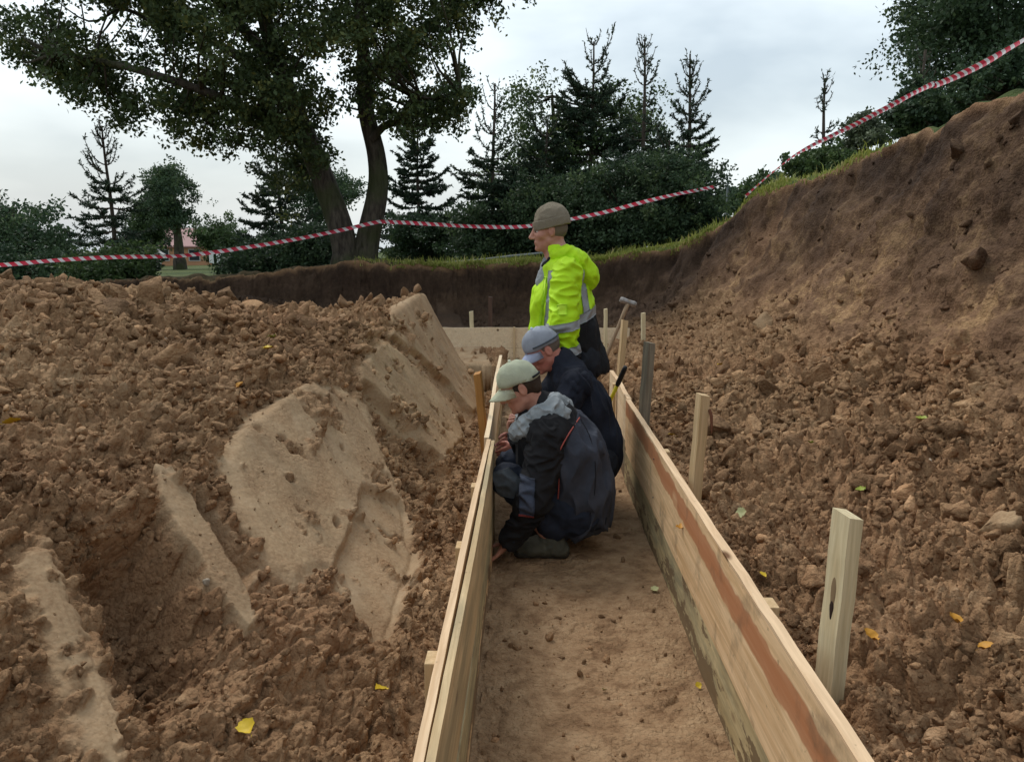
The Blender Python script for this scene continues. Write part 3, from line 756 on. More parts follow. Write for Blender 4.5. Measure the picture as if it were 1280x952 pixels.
def crown_tree(name, label, cat, Y, crown, trunk, ncl, per, clr, lsz, mat, seed, depth=1.5, group=None, trunk_r=.12, limbs=(), twig=True, pin=6, tone_shift=0):
    """crown outline and trunk line in photograph units, planted at distance Y with real depth"""
    rg = np.random.default_rng(seed)
    base = trunk[0]; b3 = at(base[0], base[1], Y)
    gzv = grade(np.array([b3[0]]), np.array([Y]))[0]
    b3 = np.array([b3[0], Y, gzv])
    root = empty(name, b3); tag(root, label, cat, group)
    path = [np.array([0, 0, -.15])]+[at(x, y, Y)-b3 for x, y in trunk[1:]]
    tb = Tubes(); tp = smooth_path(path, 6); L = len(tp)
    tb.add(tp, trunk_r*np.linspace(1.25, .35, L)*np.where(np.arange(L) < 3, 1.25, 1), 9, .05)
    nodes = [tp[L//3:]]
    for lim, r0 in limbs:
        lp = smooth_path([at(x, y, Y+dz)-b3 for x, y, dz in lim], 6); tb.add(lp, np.linspace(r0, r0*.25, len(lp)), 7, .04); nodes.append(lp)
    nd = np.concatenate(nodes)
    pts = in_poly_pts(crown, ncl*3, rg)
    rough = noise3(np.c_[pts/55.0, np.full(len(pts), seed)].astype(f32), 1.0, seed)+rg.normal(size=len(pts))*.10
    pts = pts[np.argsort(-rough)[:int(ncl*1.9)]]; pts = pts[rg.permutation(len(pts))[:ncl]]; pa = np.array(crown, float)
    edge = poly_sd(pts[:, 0], pts[:, 1], pa); mx = edge.max()
    Cs = []
    for (px, py), e in zip(pts, edge):
        dd = depth*math.sqrt(max(.15, min(1, e/mx*1.6)))
        Cs.append(at(px, py, Y+rg.uniform(-dd, dd))-b3)
    Cs = np.array(Cs)
    for c in Cs if twig else Cs[::3]:
        d = np.linalg.norm(nd-c, axis=1)+np.maximum(nd[:, 2]-c[2], 0)*.8; s = nd[np.argmin(d)]
        mid = (s+c)/2+rg.normal(size=3)*.12*np.linalg.norm(c-s)*.5-np.array([0, 0, .08*np.linalg.norm(c-s)])
        p = smooth_path([s, mid, c], 4); ln = np.linalg.norm(c-s); tb.add(p, np.linspace(.012+.014*ln, .006, len(p)), 4)
    tb.build('trunk', BARK_M.m, root)
    # leaves: several uneven sprays in each clump
    nsub = 7
    sub = Cs[:, None]+rg.normal(size=(len(Cs), nsub, 3))*clr*np.array([.62, .62, .42])
    sub = sub.reshape(-1, 3); k = max(1, per//nsub); cnt = rg.poisson(k*rg.uniform(.4, 1.6, len(sub)))
    idx = np.repeat(np.arange(len(sub)), cnt)
    C = sub[idx]+rg.normal(size=(len(idx), 3))*clr*np.array([.27, .27, .19])
    tone = np.clip(.45+.22*rg.normal(size=len(sub)), 0, 1)[idx]+rg.normal(size=len(idx))*.12+tone_shift
    leaves_mesh('crown', C, lsz*rg.uniform(.6, 1.25, len(C)), mat, root, np.clip(tone, 0, 1), rg, droop=.4)
    return root
def spruce(label, px, top, Y, hw, seed, dens=1.0, bare=.35, group='young spruces behind the pit', low=1.0, base_py=None, steps=1.0):
    rg = np.random.default_rng(seed)
    tpt = at(px, top, Y); x = tpt[0]; g = grade(np.array([x]), np.array([Y]))[0]
    H = tpt[2]-g; Rm = hw*Y/1000
    root = empty('spruce_tree', (x, Y, g)); tag(root, label, 'spruce', group)
    tb = Tubes(); tr = np.array([[.03*math.sin(s*5+seed), .03*math.cos(s*4+seed), s*H-.1*(s == 0)] for s in np.linspace(0, 1, 22)])
    tb.add(tr, np.linspace(.012*H+.02, .017, 22), 7)
    NC, ND, TN = [], [], []
    h = .25; wh = .155*steps
    while h < H*.985:
        s = h/H
        top_part = max(0, (s-(1-bare))/bare)
        n = rg.integers(4, 8) if top_part <= 0 else (rg.integers(3, 6) if rg.random() < .8 else 0)
        for k in range(n):
            az = rg.uniform(0, 2*math.pi)
            prof = min(1, (1-s)/.78)**.72*low if s > .12 else .85*low
            L = Rm*prof*rg.uniform(.72, 1.12)
            if top_part > 0: L = (Rm*.58*(1-top_part)**.8+.12)*rg.uniform(.45, 1.15)
            rise = (.05+.75*s**2)+rg.uniform(-.16, .22)+((.40+.35*rg.random())*top_part**.5)
            m = 9; t = np.linspace(0, 1, m)
            up = L*(rise*t**1.6-.22*(1-s)*np.sin(t*math.pi*.8)); out_ = L*t*(1-.30*t*(top_part > 0))
            br = np.stack([math.cos(az)*out_, math.sin(az)*out_, h+up], -1); br[:, :2] += tr[min(21, int(s*21)), :2]
            tb.add(br, np.linspace(.010+.009*L, .005, m), 4)
            # side twigs and needles
            nt = max(2, int(L*9*(1 if top_part == 0 else .5)))
            d0 = np.gradient(br, axis=0); d0 /= np.linalg.norm(d0, axis=1, keepdims=True)
            def needles(A, B, cnt, spread):
                u = rg.random(cnt)[:, None]; ax = (B-A)/(np.linalg.norm(B-A)+1e-9)
                dirs = ax[None]*.7+rg.normal(size=(cnt, 3))*.6
                NC.append(A+(B-A)*u+dirs*.02*spread); ND.append(dirs); TN.append(np.full(cnt, np.clip(.35+.3*(s)+rg.normal()*.15, 0, 1)))
            dn = dens*(1-.86*top_part**.55)
            for a, b in zip(br[1:-1], br[2:]): needles(a, b, max(1, int(np.linalg.norm(b-a)*110*dn)), 1)
            for q in range(nt):
                f = rg.uniform(.2, .98); ii = min(m-2, int(f*(m-1))); p = br[ii]+(br[ii+1]-br[ii])*(f*(m-1)-ii)
                sd = np.cross(d0[ii], [0, 0, 1]); sd /= np.linalg.norm(sd)+1e-9
                tl = L*.42*(1.05-f*.75)*rg.uniform(.6, 1.2)
                e = p+(d0[ii]*.75+sd*rg.choice([-1, 1])*.8+np.array([0, 0, rg.uniform(-.3, .25)+.3*top_part]))*tl
                if rg.random() < .6: tb.add(np.stack([p, (p+e)/2-[0, 0, .02], e]), [.005, .004, .002], 3)
                needles(p, e, max(2, int(tl*190*dn)), 1.3)
        h += wh*(.8+.4*rg.random())*(1 if top_part == 0 else 1.15)
    tb.build('trunk', TWIG_M.m, root)
    C = np.concatenate(NC); D = np.concatenate(ND); T_ = np.concatenate(TN)
    leaves_mesh('crown', C, rg.uniform(.05, .10, len(C))*max(1, Y/16), NEED, root, T_, rg, aspect=.30, dirs=D/np.linalg.norm(D, axis=1, keepdims=True))
    return root

# the double trunked tree
TY = 14.7
crown = [(0, 48), (25, 25), (45, -30), (20, -90), (120, -190), (330, -240), (560, -200), (680, -110), (620, -20), (585, 28), (628, 80), (618, 112), (578, 128), (548, 165), (505, 168),
         (470, 140), (437, 112), (428, 172), (398, 182), (375, 240), (335, 228), (300, 205), (268, 185), (236, 160), (190, 172), (152, 168), (105, 152), (62, 102), (10, 72)]
big = crown_tree('leafy_tree', 'tall dark leafy tree with two leaning trunks, the largest in the photo', 'tree', TY, crown, [(436, 330), (426, 285), (408, 235), (385, 180), (362, 120), (342, 60), (325, 0), (300, -120), (270, -230)],
    430, 310, .39, .086, LF_BIG, 5, 2.6, None, .21,
    limbs=[([(454, 338, .0), (460, 300, .0), (472, 240, 0), (470, 195, .1), (458, 140, .2), (455, 80, .3), (450, 0, .4), (455, -120, .5), (470, -240, .3)], .235),
           ([(388, 188, 0), (335, 150, -.5), (265, 118, -.9), (180, 90, -1.1), (110, 74, -.9), (70, 66, -.8)], .11),
           ([(372, 145, 0), (310, 80, .6), (240, 40, 1.1), (150, 10, 1.3)], .12), ([(350, 90, 0), (270, 0, -.8), (190, -60, -1.3), (110, -120, -1.2)], .11),
           ([(464, 175, 0), (480, 158, 0), (500, 150, -.1), (515, 125, -.3), (550, 122, -.6), (575, 112, -.7)], .08),
           ([(455, 100, .2), (500, 55, .6), (550, 20, .9), (600, -40, 1.0)], .12),
           ([(450, 10, .4), (520, -80, -.5), (600, -150, -.9)], .12), ([(330, 20, 0), (380, -60, 1.2), (410, -180, 1.6)], .1)])
# sparse sprig hanging below the crown
crown_tree  # (kept as one crown: the sprig belongs to the same tree)
spruce('sparse spruce with bare upturned twigs at the left, before the round tree pair', 130, 158, 16.5, 60, 31, .8, .40)
spruce('thin sparse spruce half hidden by the left trunk of the big tree', 345, 148, 18, 56, 32, .8, .38)
spruce('neat spruce standing alone right of the big double trunk', 522, 148, 22, 58, 33, 1.0, .2)
spruce('spruce with thin bare top at the left end of the thicket', 617, 104, 18, 62, 34, 1.0, .42)
spruce('tallest broad spruce in the middle of the thicket behind the knitted hat', 741, 52, 19, 84, 35, 1.0, .22)
spruce('spruce with a long bare leader, between the tallest one and the last of the thicket', 806, 50, 17.5, 62, 36, .9, .48)
spruce('spruce with candelabra top closing the thicket on the right', 864, 68, 17, 46, 37, 1.2, .38)
spruce('small spruce with a needle thin leader rising over the right bank', 1033, 98, 15.5, 30, 38, .9, .55)
spruce('young spruce at the edge of the dark tree above the right bank', 1158, 62, 12.5, 34, 39, .8, .6)
spruce('broad lower spruce filling the thicket between the tall ones', 683, 150, 18.2, 70, 40, 1.2, .15)
spruce('low dark spruce directly behind the tape knot at the right of the thicket', 835, 175, 16.6, 62, 41, 1.3, .15)
G1 = 'leafy trees beyond the pit'
crown_tree('leafy_tree', 'loose leafy tree with yellowish top rising out of the spruce thicket', 'tree', 20, [(600, 190), (635, 120), (665, 75), (700, 80), (720, 120), (790, 110), (810, 160), (850, 200), (840, 260), (620, 270)],
    [(700, 318), (700, 250), (695, 190), (690, 120)], 95, 300, .5, .085, LF_MID, 51, 1.8, G1, .1)
for i, (lab, Y, poly, tr) in enumerate([
    ('dark rounded shrub at the left foot of the thicket', 17.5, [(575, 330), (580, 290), (600, 262), (640, 255), (660, 290), (660, 330)], [(620, 330), (620, 290)]),
    ('dark shrub right behind the knitted hat', 17, [(640, 330), (645, 250), (690, 225), (740, 240), (745, 325)], [(695, 325), (695, 280)]),
    ('dense dark shrub at the centre of the thicket', 16.5, [(720, 325), (725, 240), (770, 205), (820, 220), (825, 312)], [(775, 315), (775, 270)]),
    ('dense shrub at the right foot of the thicket above the bank corner', 16, [(800, 312), (805, 225), (850, 195), (892, 225), (900, 285), (860, 300)], [(850, 300), (850, 260)])]):
    crown_tree('evergreen_shrub', lab, 'shrub', Y, poly, tr, 52, 420, .36, .075, LF_DK, 60+i, .9, 'dark shrubs in the thicket', .06)
crown_tree('leafy_tree', 'broad dark round tree at the far left edge of the photo', 'tree', 34, [(-60, 370), (-60, 258), (-20, 232), (26, 238), (56, 262), (72, 300), (82, 340), (80, 372)],
    [(20, 372), (20, 330), (18, 290), (15, 260)], 130, 300, .75, .17, LF_DK, 71, 4, G1, .25, tone_shift=-.05)
crown_tree('leafy_tree', 'dull olive tree, left one of the pair before the red roof', 'tree', 50, [(163, 298), (163, 258), (172, 232), (192, 228), (200, 255), (200, 298), (190, 312), (172, 308)],
    [(184, 335), (184, 310), (184, 270), (183, 240)], 80, 240, .62, .17, LF_MID, 72, 1.6, G1, .3, tone_shift=-.3)
crown_tree('leafy_tree', 'dark tree on a bare trunk, right one of the pair before the red roof', 'tree', 46, [(192, 250), (192, 222), (210, 210), (232, 220), (248, 242), (245, 258), (234, 275), (214, 278), (198, 270)],
    [(225, 336), (223, 300), (219, 270), (215, 230)], 75, 230, .58, .16, LF_DK, 73, 1.8, G1, .26)
crown_tree('leafy_tree', 'small round tree between the red roofed house and the double trunk', 'tree', 42, [(256, 322), (255, 295), (268, 278), (284, 276), (298, 295), (302, 325)],
    [(277, 338), (277, 310), (277, 290)], 70, 240, .5, .15, LF_MID, 74, 1.5, G1, .2, tone_shift=-.2)
crown_tree('leafy_tree', 'slim tree showing between the two leaning trunks', 'tree', 28, [(362, 255), (362, 205), (385, 193), (410, 215), (440, 225), (448, 250), (425, 285), (390, 270)],
    [(398, 330), (397, 290), (396, 255), (392, 225)], 60, 200, .36, .10, LF_DK, 75, 1.2, G1, .14)
for i, (lab, Y, poly, tr) in enumerate([
    ('low dark bush behind the heap at the far left', 17, [(-30, 380), (-25, 325), (30, 318), (75, 328), (80, 380)], [(25, 375), (25, 340)]),
    ('low green bush around the foot of the sparse left spruce', 15.5, [(78, 372), (85, 325), (130, 315), (175, 318), (195, 340), (192, 368)], [(135, 365), (135, 335)]),
    ('dark bush left of the double trunk', 17, [(288, 345), (295, 312), (330, 300), (365, 308), (372, 345)], [(330, 345), (330, 320)]),
    ('dark bush touching the double trunk on its left', 16.5, [(355, 345), (362, 300), (395, 292), (425, 305), (432, 345)], [(395, 345), (395, 315)]),
    ('bush at the foot of the lone spruce', 20.5, [(478, 330), (482, 285), (520, 272), (562, 285), (572, 328)], [(525, 328), (525, 300)])]):
    crown_tree('bush', lab, 'bush', Y, poly, tr, 40, 360, .34, .08, LF_DK if i != 1 else LF_MID, 80+i, .8, 'low bushes beyond the pit edge', .05, tone_shift=-.15)
# over the right bank
crown_tree('leafy_tree', 'big dark hanging tree in the upper right corner', 'tree', 15, [(1112, 8), (1140, 30), (1148, 60), (1165, 82), (1190, 110), (1240, 105), (1330, 90), (1380, -60), (1330, -200), (1180, -180), (1120, -60)],
    [(1235, 150), (1232, 90), (1228, 20), (1220, -80)], 150, 420, .52, .08, LF_DK, 90, 2.2, G1, .2)
for i, (lab, Y, poly, tr, m) in enumerate([
    ('green bush on the crest under the big dark corner tree', 10.5, [(1118, 165), (1122, 118), (1160, 95), (1200, 92), (1228, 118), (1215, 140), (1165, 165)], [(1170, 160), (1170, 130)], LF_DK),
    ('dark bush on the crest at the right edge of the photo', 8.8, [(1195, 135), (1205, 95), (1250, 72), (1300, 55), (1310, 100), (1250, 125)], [(1255, 115), (1255, 90)], LF_DK),
    ('green bush around the foot of the small leader spruce', 14, [(972, 236), (985, 210), (1010, 196), (1040, 188), (1066, 198), (1050, 215), (1010, 232)], [(1020, 222), (1020, 200)], LF_MID),
    ('pale feathery willow bush behind the crest', 19, [(1060, 200), (1066, 160), (1082, 148), (1098, 165), (1100, 198)], [(1081, 200), (1081, 175)], LF_PALE),
    ('tiny distant bush beside the thin pole', 30, [(903, 264), (906, 246), (918, 240), (930, 246), (934, 262)], [(918, 262), (918, 250)], LF_DK),
    ('low bush between the thin pole and the rising crest', 24, [(932, 252), (940, 235), (958, 224), (976, 226), (985, 245)], [(958, 248), (958, 235)], LF_MID)]):
    crown_tree('bush', lab, 'bush', Y, poly, tr, [80, 80, 70, 50, 40, 46][i], 170, .011*Y, .0045*Y+.01, m, 95+i, .05*Y, 'bushes over the right bank', .04, tone_shift=-.1)

# grass along the pit edge
def grass(n, seed):
    rg = np.random.default_rng(seed)
    ok = (GSD < .03) & (GSD > -1.6) & (GR < 18.5) & (np.abs(GA-(math.pi/2+YAW)) < math.radians(36))
    w = ok*GR**2*np.exp(GSD*1.6); w *= sstep(-3.0, -2.2, GP[:, 0])*sstep(7.4, 9, GP[:, 1])*np.where(GP[:, 0] > 2.2, .55, 1)
    w *= .08+sstep(-.15, .4, noise3(GP.astype(f32), .7, 300))
    i = rg.choice(len(w), n, p=w/w.sum()); P = GP[i]+rg.normal(size=(n, 3))*[.01, .02, 0]
    h = rg.uniform(.025, .08, n)*(1+1.6*(rg.random(n) > .97)); a = rg.uniform(0, 6.28, n); lean = rg.uniform(.1, .8, n)*h
    wd = rg.uniform(.004, .009, n)
    dx, dy = np.cos(a), np.sin(a); z = np.zeros(n)
    s = np.stack([-dy, dx, z], -1)*wd[:, None]
    P[:, 2] -= .01
    m = P+np.stack([dx*lean*.35, dy*lean*.35, h*.6], -1); t = P+np.stack([dx*lean, dy*lean, h*(1-.25*lean/h)], -1)
    V = np.stack([P-s, P+s, m+s*.8, m-s*.8, t], 1).reshape(-1, 3); k = np.arange(n)*5
    me = npmesh('grass', V, [np.stack([k, k+1, k+2, k+3], -1), np.stack([k+3, k+2, k+4], -1)])
    attr(me, 'tone', np.repeat(np.clip(rg.normal(.5, .25, n)+.3*noise3(P.astype(f32), .5, 301), 0, 1), 5))
    o = link('grass', me, leaf_mat('grass_blades', (.15, .17, .035), (.28, .32, .06), (.50, .42, .18), .35))
    tag(o, 'short yellow green grass fringing the edge of the pit', 'grass', kind='stuff')
grass(42000, 9)

# low grey rail in the grass, thin pole, house and shed far off
bm = bmesh.new(); pts = [at(470, 333, 15.4), at(540, 330, 15.4), at(600, 325, 15.3), at(640, 320, 15.2), at(700, 314, 15.0)]
g0 = Vector(pts[0]); add_tube(bm, pts, .022, 8); RAIL = NT('grey_plastic_pipe'); RAIL.done((.20, .22, .22), .5)
o = bm_obj('pipe_rail', bm, RAIL.m, smooth=True); tag(o, 'thin grey pipe lying along the grass behind the far pit wall', 'pipe')
a = at(909, 246, 24); b = at(905, 219, 24); g = grade(np.array([a[0]]), np.array([24.]))[0]
t = empty('thin_pole', (a[0], 24, g)); tag(t, 'thin hooked pole on the horizon at the right end of the thicket', 'pole')
bm = bmesh.new(); add_tube(bm, [(0, 0, -.2), (0, 0, b[2]-g-.2), (-.03, 0, b[2]-g), (-.10, 0, b[2]-g+.01), (-.12, 0, b[2]-g-.12)], .03, 6); bm_obj('pole', bm, RAIL.m, t)

def gable_house(name, label, cx, Y, w, d, wall_h, roof_h, rz, wallc, roofc, lift=0.0):
    g = grade(np.array([cx]), np.array([Y]))[0]+lift
    root = empty(name, (cx, Y, g-.1), rz); tag(root, label, 'house')
    mw = NT(name+'_wall'); tc = mw.obj(); mw.done(mw.mix(mw.noise(2, 4, .6, tc), wallc, tuple(c*.7 for c in wallc)), .85)
    mr = NT(name+'_roof'); tc = mr.obj((.3, 6, 1)); mr.done(mr.mix(mr.noise(3, 3, .6, tc), roofc, tuple(c*.65 for c in roofc)), .6)
    bm = bmesh.new(); x, y = w/2, d/2
    v = [bm.verts.new(p) for p in [(-x, -y, 0), (x, -y, 0), (x, y, 0), (-x, y, 0), (-x, -y, wall_h), (x, -y, wall_h), (x, y, wall_h), (-x, y, wall_h), (-x, 0, wall_h+roof_h), (x, 0, wall_h+roof_h)]]
    for f in ((0, 1, 5, 4), (2, 3, 7, 6), (1, 2, 6, 9, 5), (3, 0, 4, 8, 7)): bm.faces.new([v[i] for i in f])
    bm_obj('wall', bm, mw.m, root)
    bm = bmesh.new(); ov = .35; k = roof_h/y
    for s in (-1, 1):
        e = [(-x-ov, 0, wall_h+roof_h+.05), (x+ov, 0, wall_h+roof_h+.05), (x+ov, s*(y+ov), wall_h-ov*k+.05), (-x-ov, s*(y+ov), wall_h-ov*k+.05)]
        lo = [bm.verts.new(p) for p in e]; up = [bm.verts.new((p[0], p[1], p[2]+.12)) for p in e]
        bm.faces.new(lo); bm.faces.new(up[::-1])
        for i in range(4): bm.faces.new((lo[i], lo[(i+1) % 4], up[(i+1) % 4], up[i]))
    bm_obj('roof', bm, mr.m, root)
    gl = NT(name+'_glass'); gl.done((.03, .035, .04), .15); fr = NT(name+'_frame'); fr.done((.45, .42, .38), .5)
    for wx in (-.28, .22):
        bm = bmesh.new(); add_box(bm, (wx*w, -y-.03, wall_h*.55), (1.0, .08, 1.1)); f = bm_obj('window', bm, fr.m, root)
        bm = bmesh.new(); add_box(bm, (wx*w, -y-.075, wall_h*.55), (.84, .02, .94)); bm_obj('pane', bm, gl.m, f)
    bm = bmesh.new(); add_box(bm, (x+.03, 0, 1.0), (.08, .95, 2.0)); bm_obj('door', bm, NT('door_paint').done((.16, .07, .04), .6), root)
    bm = bmesh.new(); add_box(bm, (-.15*w, .3, wall_h+roof_h+.25), (.5, .5, .9)); bm_obj('chimney', bm, mw.m, root)
    return root
a = at(228, 318, 75)
gable_house('house', 'distant house with a dull pink roof and orange wall behind the tree pair', a[0], 75, 5.2, 4.6, 1.9, 1.45, math.radians(20), (.55, .28, .15), (.46, .24, .22))
a = at(180, 320, 66)
gable_house('shed', 'distant pale grey shed left of the pink roofed house', a[0], 66, 2.6, 2.4, 1.2, .8, math.radians(-70), (.45, .43, .38), (.38, .38, .36))
FW_ = NT('white_paint'); FW_.done((.75, .75, .72), .6)
for i, (px, lb) in enumerate([(264, 'white board at the left of the pair under the small round tree'), (273, 'white board at the right of the pair under the small round tree')]):
    c = at(px, 330, 40); g = grade(np.array([c[0]]), np.array([40.]))[0]
    bm = bmesh.new(); add_box(bm, (0, 0, .28), (.16, .05, .6)); add_box(bm, (.10, .02, .2), (.06, .04, .5))
    o = bm_obj('white_board', bm, FW_.m, None, .01); o.location = (c[0], 40, g+.35); tag(o, lb, 'board', 'white boards by the distant house')
# ------------------------------------------------------------------ people: smooth implicit bodies and clothes turned into meshes
def V3(*a): return np.array(a, float)
def unit(v): v = np.asarray(v, float); return v/np.linalg.norm(v)
class Sdf:
    def __init__(self, lo, hi, h):
        self.lo = np.array(lo, float); self.h = h
        self.n = (np.ceil((np.array(hi)-self.lo)/h)+1).astype(int)
        self.F = np.full(self.n, .25, f32)
    def _win(self, lo, hi):
        a = np.clip(np.floor((lo-self.lo)/self.h).astype(int), 0, self.n-1); b = np.clip(np.ceil((hi-self.lo)/self.h).astype(int)+1, 1, self.n)
        ax = [self.lo[i]+np.arange(a[i], b[i])*self.h for i in range(3)]
        return tuple(slice(a[i], b[i]) for i in range(3)), ax[0][:, None, None].astype(f32), ax[1][None, :, None].astype(f32), ax[2][None, None, :].astype(f32)
    def _put(self, w, d, k, sub=False):
        A = self.F[w]
        if A.size == 0: return
        if sub:
            d = -d; hh = np.maximum(k-np.abs(A-d), 0)/k; self.F[w] = np.maximum(A, d)+hh*hh*k*.25
        else:
            hh = np.maximum(k-np.abs(A-d), 0)/k; self.F[w] = np.minimum(A, d)-hh*hh*k*.25
    def cap(self, p0, p1, r0, r1=None, k=.03, sub=False, flat=None):
        """tapered limb piece; flat=(direction, factor) squashes it"""
        r1 = r0 if r1 is None else r1; p0 = np.array(p0, float); p1 = np.array(p1, float); R = max(r0, r1)+k+.05
        w, X, Y, Z = self._win(np.minimum(p0, p1)-R, np.maximum(p0, p1)+R)
        e = p1-p0; L2 = e@e+1e-9
        x, y, z = X-p0[0], Y-p0[1], Z-p0[2]
        t = np.clip((x*e[0]+y*e[1]+z*e[2])/L2, 0, 1)
        dx, dy, dz = x-t*e[0], y-t*e[1], z-t*e[2]
        if flat is not None:
            n, f = unit(flat[0]), flat[1]; q = (dx*n[0]+dy*n[1]+dz*n[2])*(1/f-1)
            dx, dy, dz = dx+q*n[0], dy+q*n[1], dz+q*n[2]
        d = np.sqrt(dx*dx+dy*dy+dz*dz)-(r0+(r1-r0)*t)
        if flat is not None: d = d*min(1, flat[1]*1.2)
        self._put(w, d.astype(f32), k, sub)
    def ell(self, c, r, axes=None, k=.03, sub=False):
        c = np.array(c, float); r = np.array(r, float); R = r.max()+k+.04
        w, X, Y, Z = self._win(c-R, c+R); x, y, z = X-c[0], Y-c[1], Z-c[2]
        A = np.eye(3) if axes is None else np.array([unit(a) for a in axes])
        q = [(x*A[i][0]+y*A[i][1]+z*A[i][2]) for i in range(3)]
        k0 = np.sqrt(sum((q[i]/r[i])**2 for i in range(3))); k1 = np.sqrt(sum((q[i]/r[i]**2)**2 for i in range(3)))+1e-6
        self._put(w, (k0*(k0-1)/k1).astype(f32), k, sub)
    def cut(self, co, no):
        """remove what lies on the side the normal points to"""
        w, X, Y, Z = self._win(self.lo, self.lo+self.n*self.h)
        d = (X-co[0])*no[0]+(Y-co[1])*no[1]+(Z-co[2])*no[2]
        self.F = np.maximum(self.F, d.astype(f32)/np.linalg.norm(no))
    def folds(self, amp=.008, scale=.08, seed=0, stretch=(1, 1, 1), fine=.003):
        i = np.argwhere(np.abs(self.F) < .03); P = (self.lo+i*self.h).astype(f32)/np.array(stretch, f32)
        n = noise3(P+.04*noise3(P, .15, seed+5)[:, None], scale, seed); r = 1-np.abs(n)*2.2
        d = amp*np.clip(r, -.6, 1)+fine*noise3(P, .03, seed+9)+amp*.6*noise3(P, scale*2.2, seed+3)
        self.F[tuple(i.T)] -= d.astype(f32)
    def mesh(self):
        F = self.F; F[0] = F[-1] = .2; F[:, 0] = F[:, -1] = .2; F[:, :, 0] = F[:, :, -1] = .2
        ins = F < 0; cn = self.n-1; keys, pos, quads = [], [], []
        S_ = np.array([cn[1]*cn[2], cn[2], 1])
        for a in range(3):
            b, c = (a+1) % 3, (a+2) % 3
            s0 = [slice(None)]*3; s1 = [slice(None)]*3; s0[a] = slice(0, -1); s1[a] = slice(1, None)
            cr = ins[tuple(s0)] != ins[tuple(s1)]; idx = np.argwhere(cr)
            f0 = F[tuple(s0)][cr]; f1 = F[tuple(s1)][cr]; t = f0/(f0-f1)
            P = idx.astype(float); P[:, a] += t; P = self.lo+P*self.h
            ks = []
            for ob, oc in ((0, 0), (1, 0), (1, 1), (0, 1)):
                q = idx.copy(); q[:, b] -= ob; q[:, c] -= oc; ks.append(q@S_)
            q4 = np.stack(ks, -1); flip = ins[tuple(s0)][cr]
            q4[flip] = q4[flip][:, ::-1]
            quads.append(q4[:, ::-1]); keys += ks; pos += [P]*4
        keys = np.concatenate(keys); pos = np.concatenate(pos); u, inv = np.unique(keys, return_inverse=True)
        cnt = np.bincount(inv); V = np.stack([np.bincount(inv, pos[:, i])/cnt for i in range(3)], -1)
        Q = np.searchsorted(u, np.concatenate(quads))
        return V, Q
    def obj(self, name, mat, parent=None, smooth_it=1):
        V, Q = self.mesh()
        for _ in range(smooth_it):
            acc = np.zeros_like(V); c = np.zeros(len(V))
            for i in range(4):
                np.add.at(acc, Q[:, i], V[Q[:, (i+1) % 4]]+V[Q[:, (i+3) % 4]]); np.add.at(c, Q[:, i], 2)
            V = V*.45+.55*acc/np.maximum(c, 1)[:, None]
        me = npmesh(name, V, Q, True); o = link(name, me, mat, parent)
        return o
def decal(src, name, mat, planes, parent, off=.003, face=None):
    """a strip of cloth sewn on: the part of a garment inside the planes, lifted by off; face=(direction, limit) keeps one side"""
    bm = bmesh.new(); bm.from_mesh(src.data)
    if face is not None:
        bm.normal_update(); d = Vector(face[0])
        bmesh.ops.delete(bm, geom=[f for f in bm.faces if f.normal.dot(d) < face[1]], context='FACES')
    for co, no in planes:
        bmesh.ops.bisect_plane(bm, geom=bm.verts[:]+bm.edges[:]+bm.faces[:], plane_co=Vector(co), plane_no=Vector(no), clear_outer=True)
    bm.normal_update()
    for v in bm.verts: v.co += v.normal*off
    r = bmesh.ops.extrude_edge_only(bm, edges=[e for e in bm.edges if e.is_boundary])
    for v in [g for g in r['geom'] if isinstance(g, bmesh.types.BMVert)]:
        n = v.link_edges[0].other_vert(v).normal if v.link_edges else Vector((0, 0, 1)); v.co -= v.normal*0; v.co -= n*off*1.6
    me = bpy.data.meshes.new(name); bm.to_mesh(me); bm.free()
    return link(name, me, mat, parent, True)
def poly_planes(pts):
    """planes bounding a convex outline given in the x-z plane"""
    pts = [np.array(p, float) for p in pts]; c = sum(pts)/len(pts); out = []
    for a, b in zip(pts, pts[1:]+pts[:1]):
        e = b-a; n = np.array([e[1], -e[0]])
        if n@(c-a) > 0: n = -n
        out.append(((a[0], 0, a[1]), (n[0], 0, n[1])))
    return out
def slab(co, no, w):
    co = np.array(co, float); no = unit(no); return [(co+no*w/2, no), (co-no*w/2, -no)]
def cloth(name, col, var=.8, rough=.85, weave=.3):
    m = NT(name); tc = m.obj(); n = m.noise(7, 4, .6, tc)
    c = m.mix(m.ramp(n, [(.4, 0), (.65, 1)]), col, tuple(v*var for v in col))
    b = m.bump(m.noise(500, 2, .6, tc), weave, .001); b = m.bump(m.noise(28, 4, .6, tc, .8), .5, .007, b)
    return m.done(c, rough, b, .2)
SKIN = NT('skin'); tc = SKIN.obj(); SKIN.done(SKIN.ramp(SKIN.noise(18, 3, .6, tc), [(.35, (.40, .17, .115)), (.65, (.50, .25, .175))]), .5, SKIN.bump(SKIN.noise(120, 3, .6, tc), .15, .002), .35)
SKIN.b.inputs['Subsurface Weight'].default_value = .0
SKIN_R = NT('ruddy_skin'); tc = SKIN_R.obj(); SKIN_R.done(SKIN_R.ramp(SKIN_R.noise(18, 3, .6, tc), [(.35, (.42, .135, .095)), (.65, (.52, .21, .15))]), .5, None, .35)
HAIRM = cloth('dark_hair', (.045, .028, .018), .6, .7, .8); HAIRG = cloth('grey_hair', (.16, .12, .09), .6, .7, .8)
EYEW = NT('eye_white'); EYEW.done((.6, .57, .53), .2); IRIS = NT('iris'); IRIS.done((.06, .05, .045), .1)

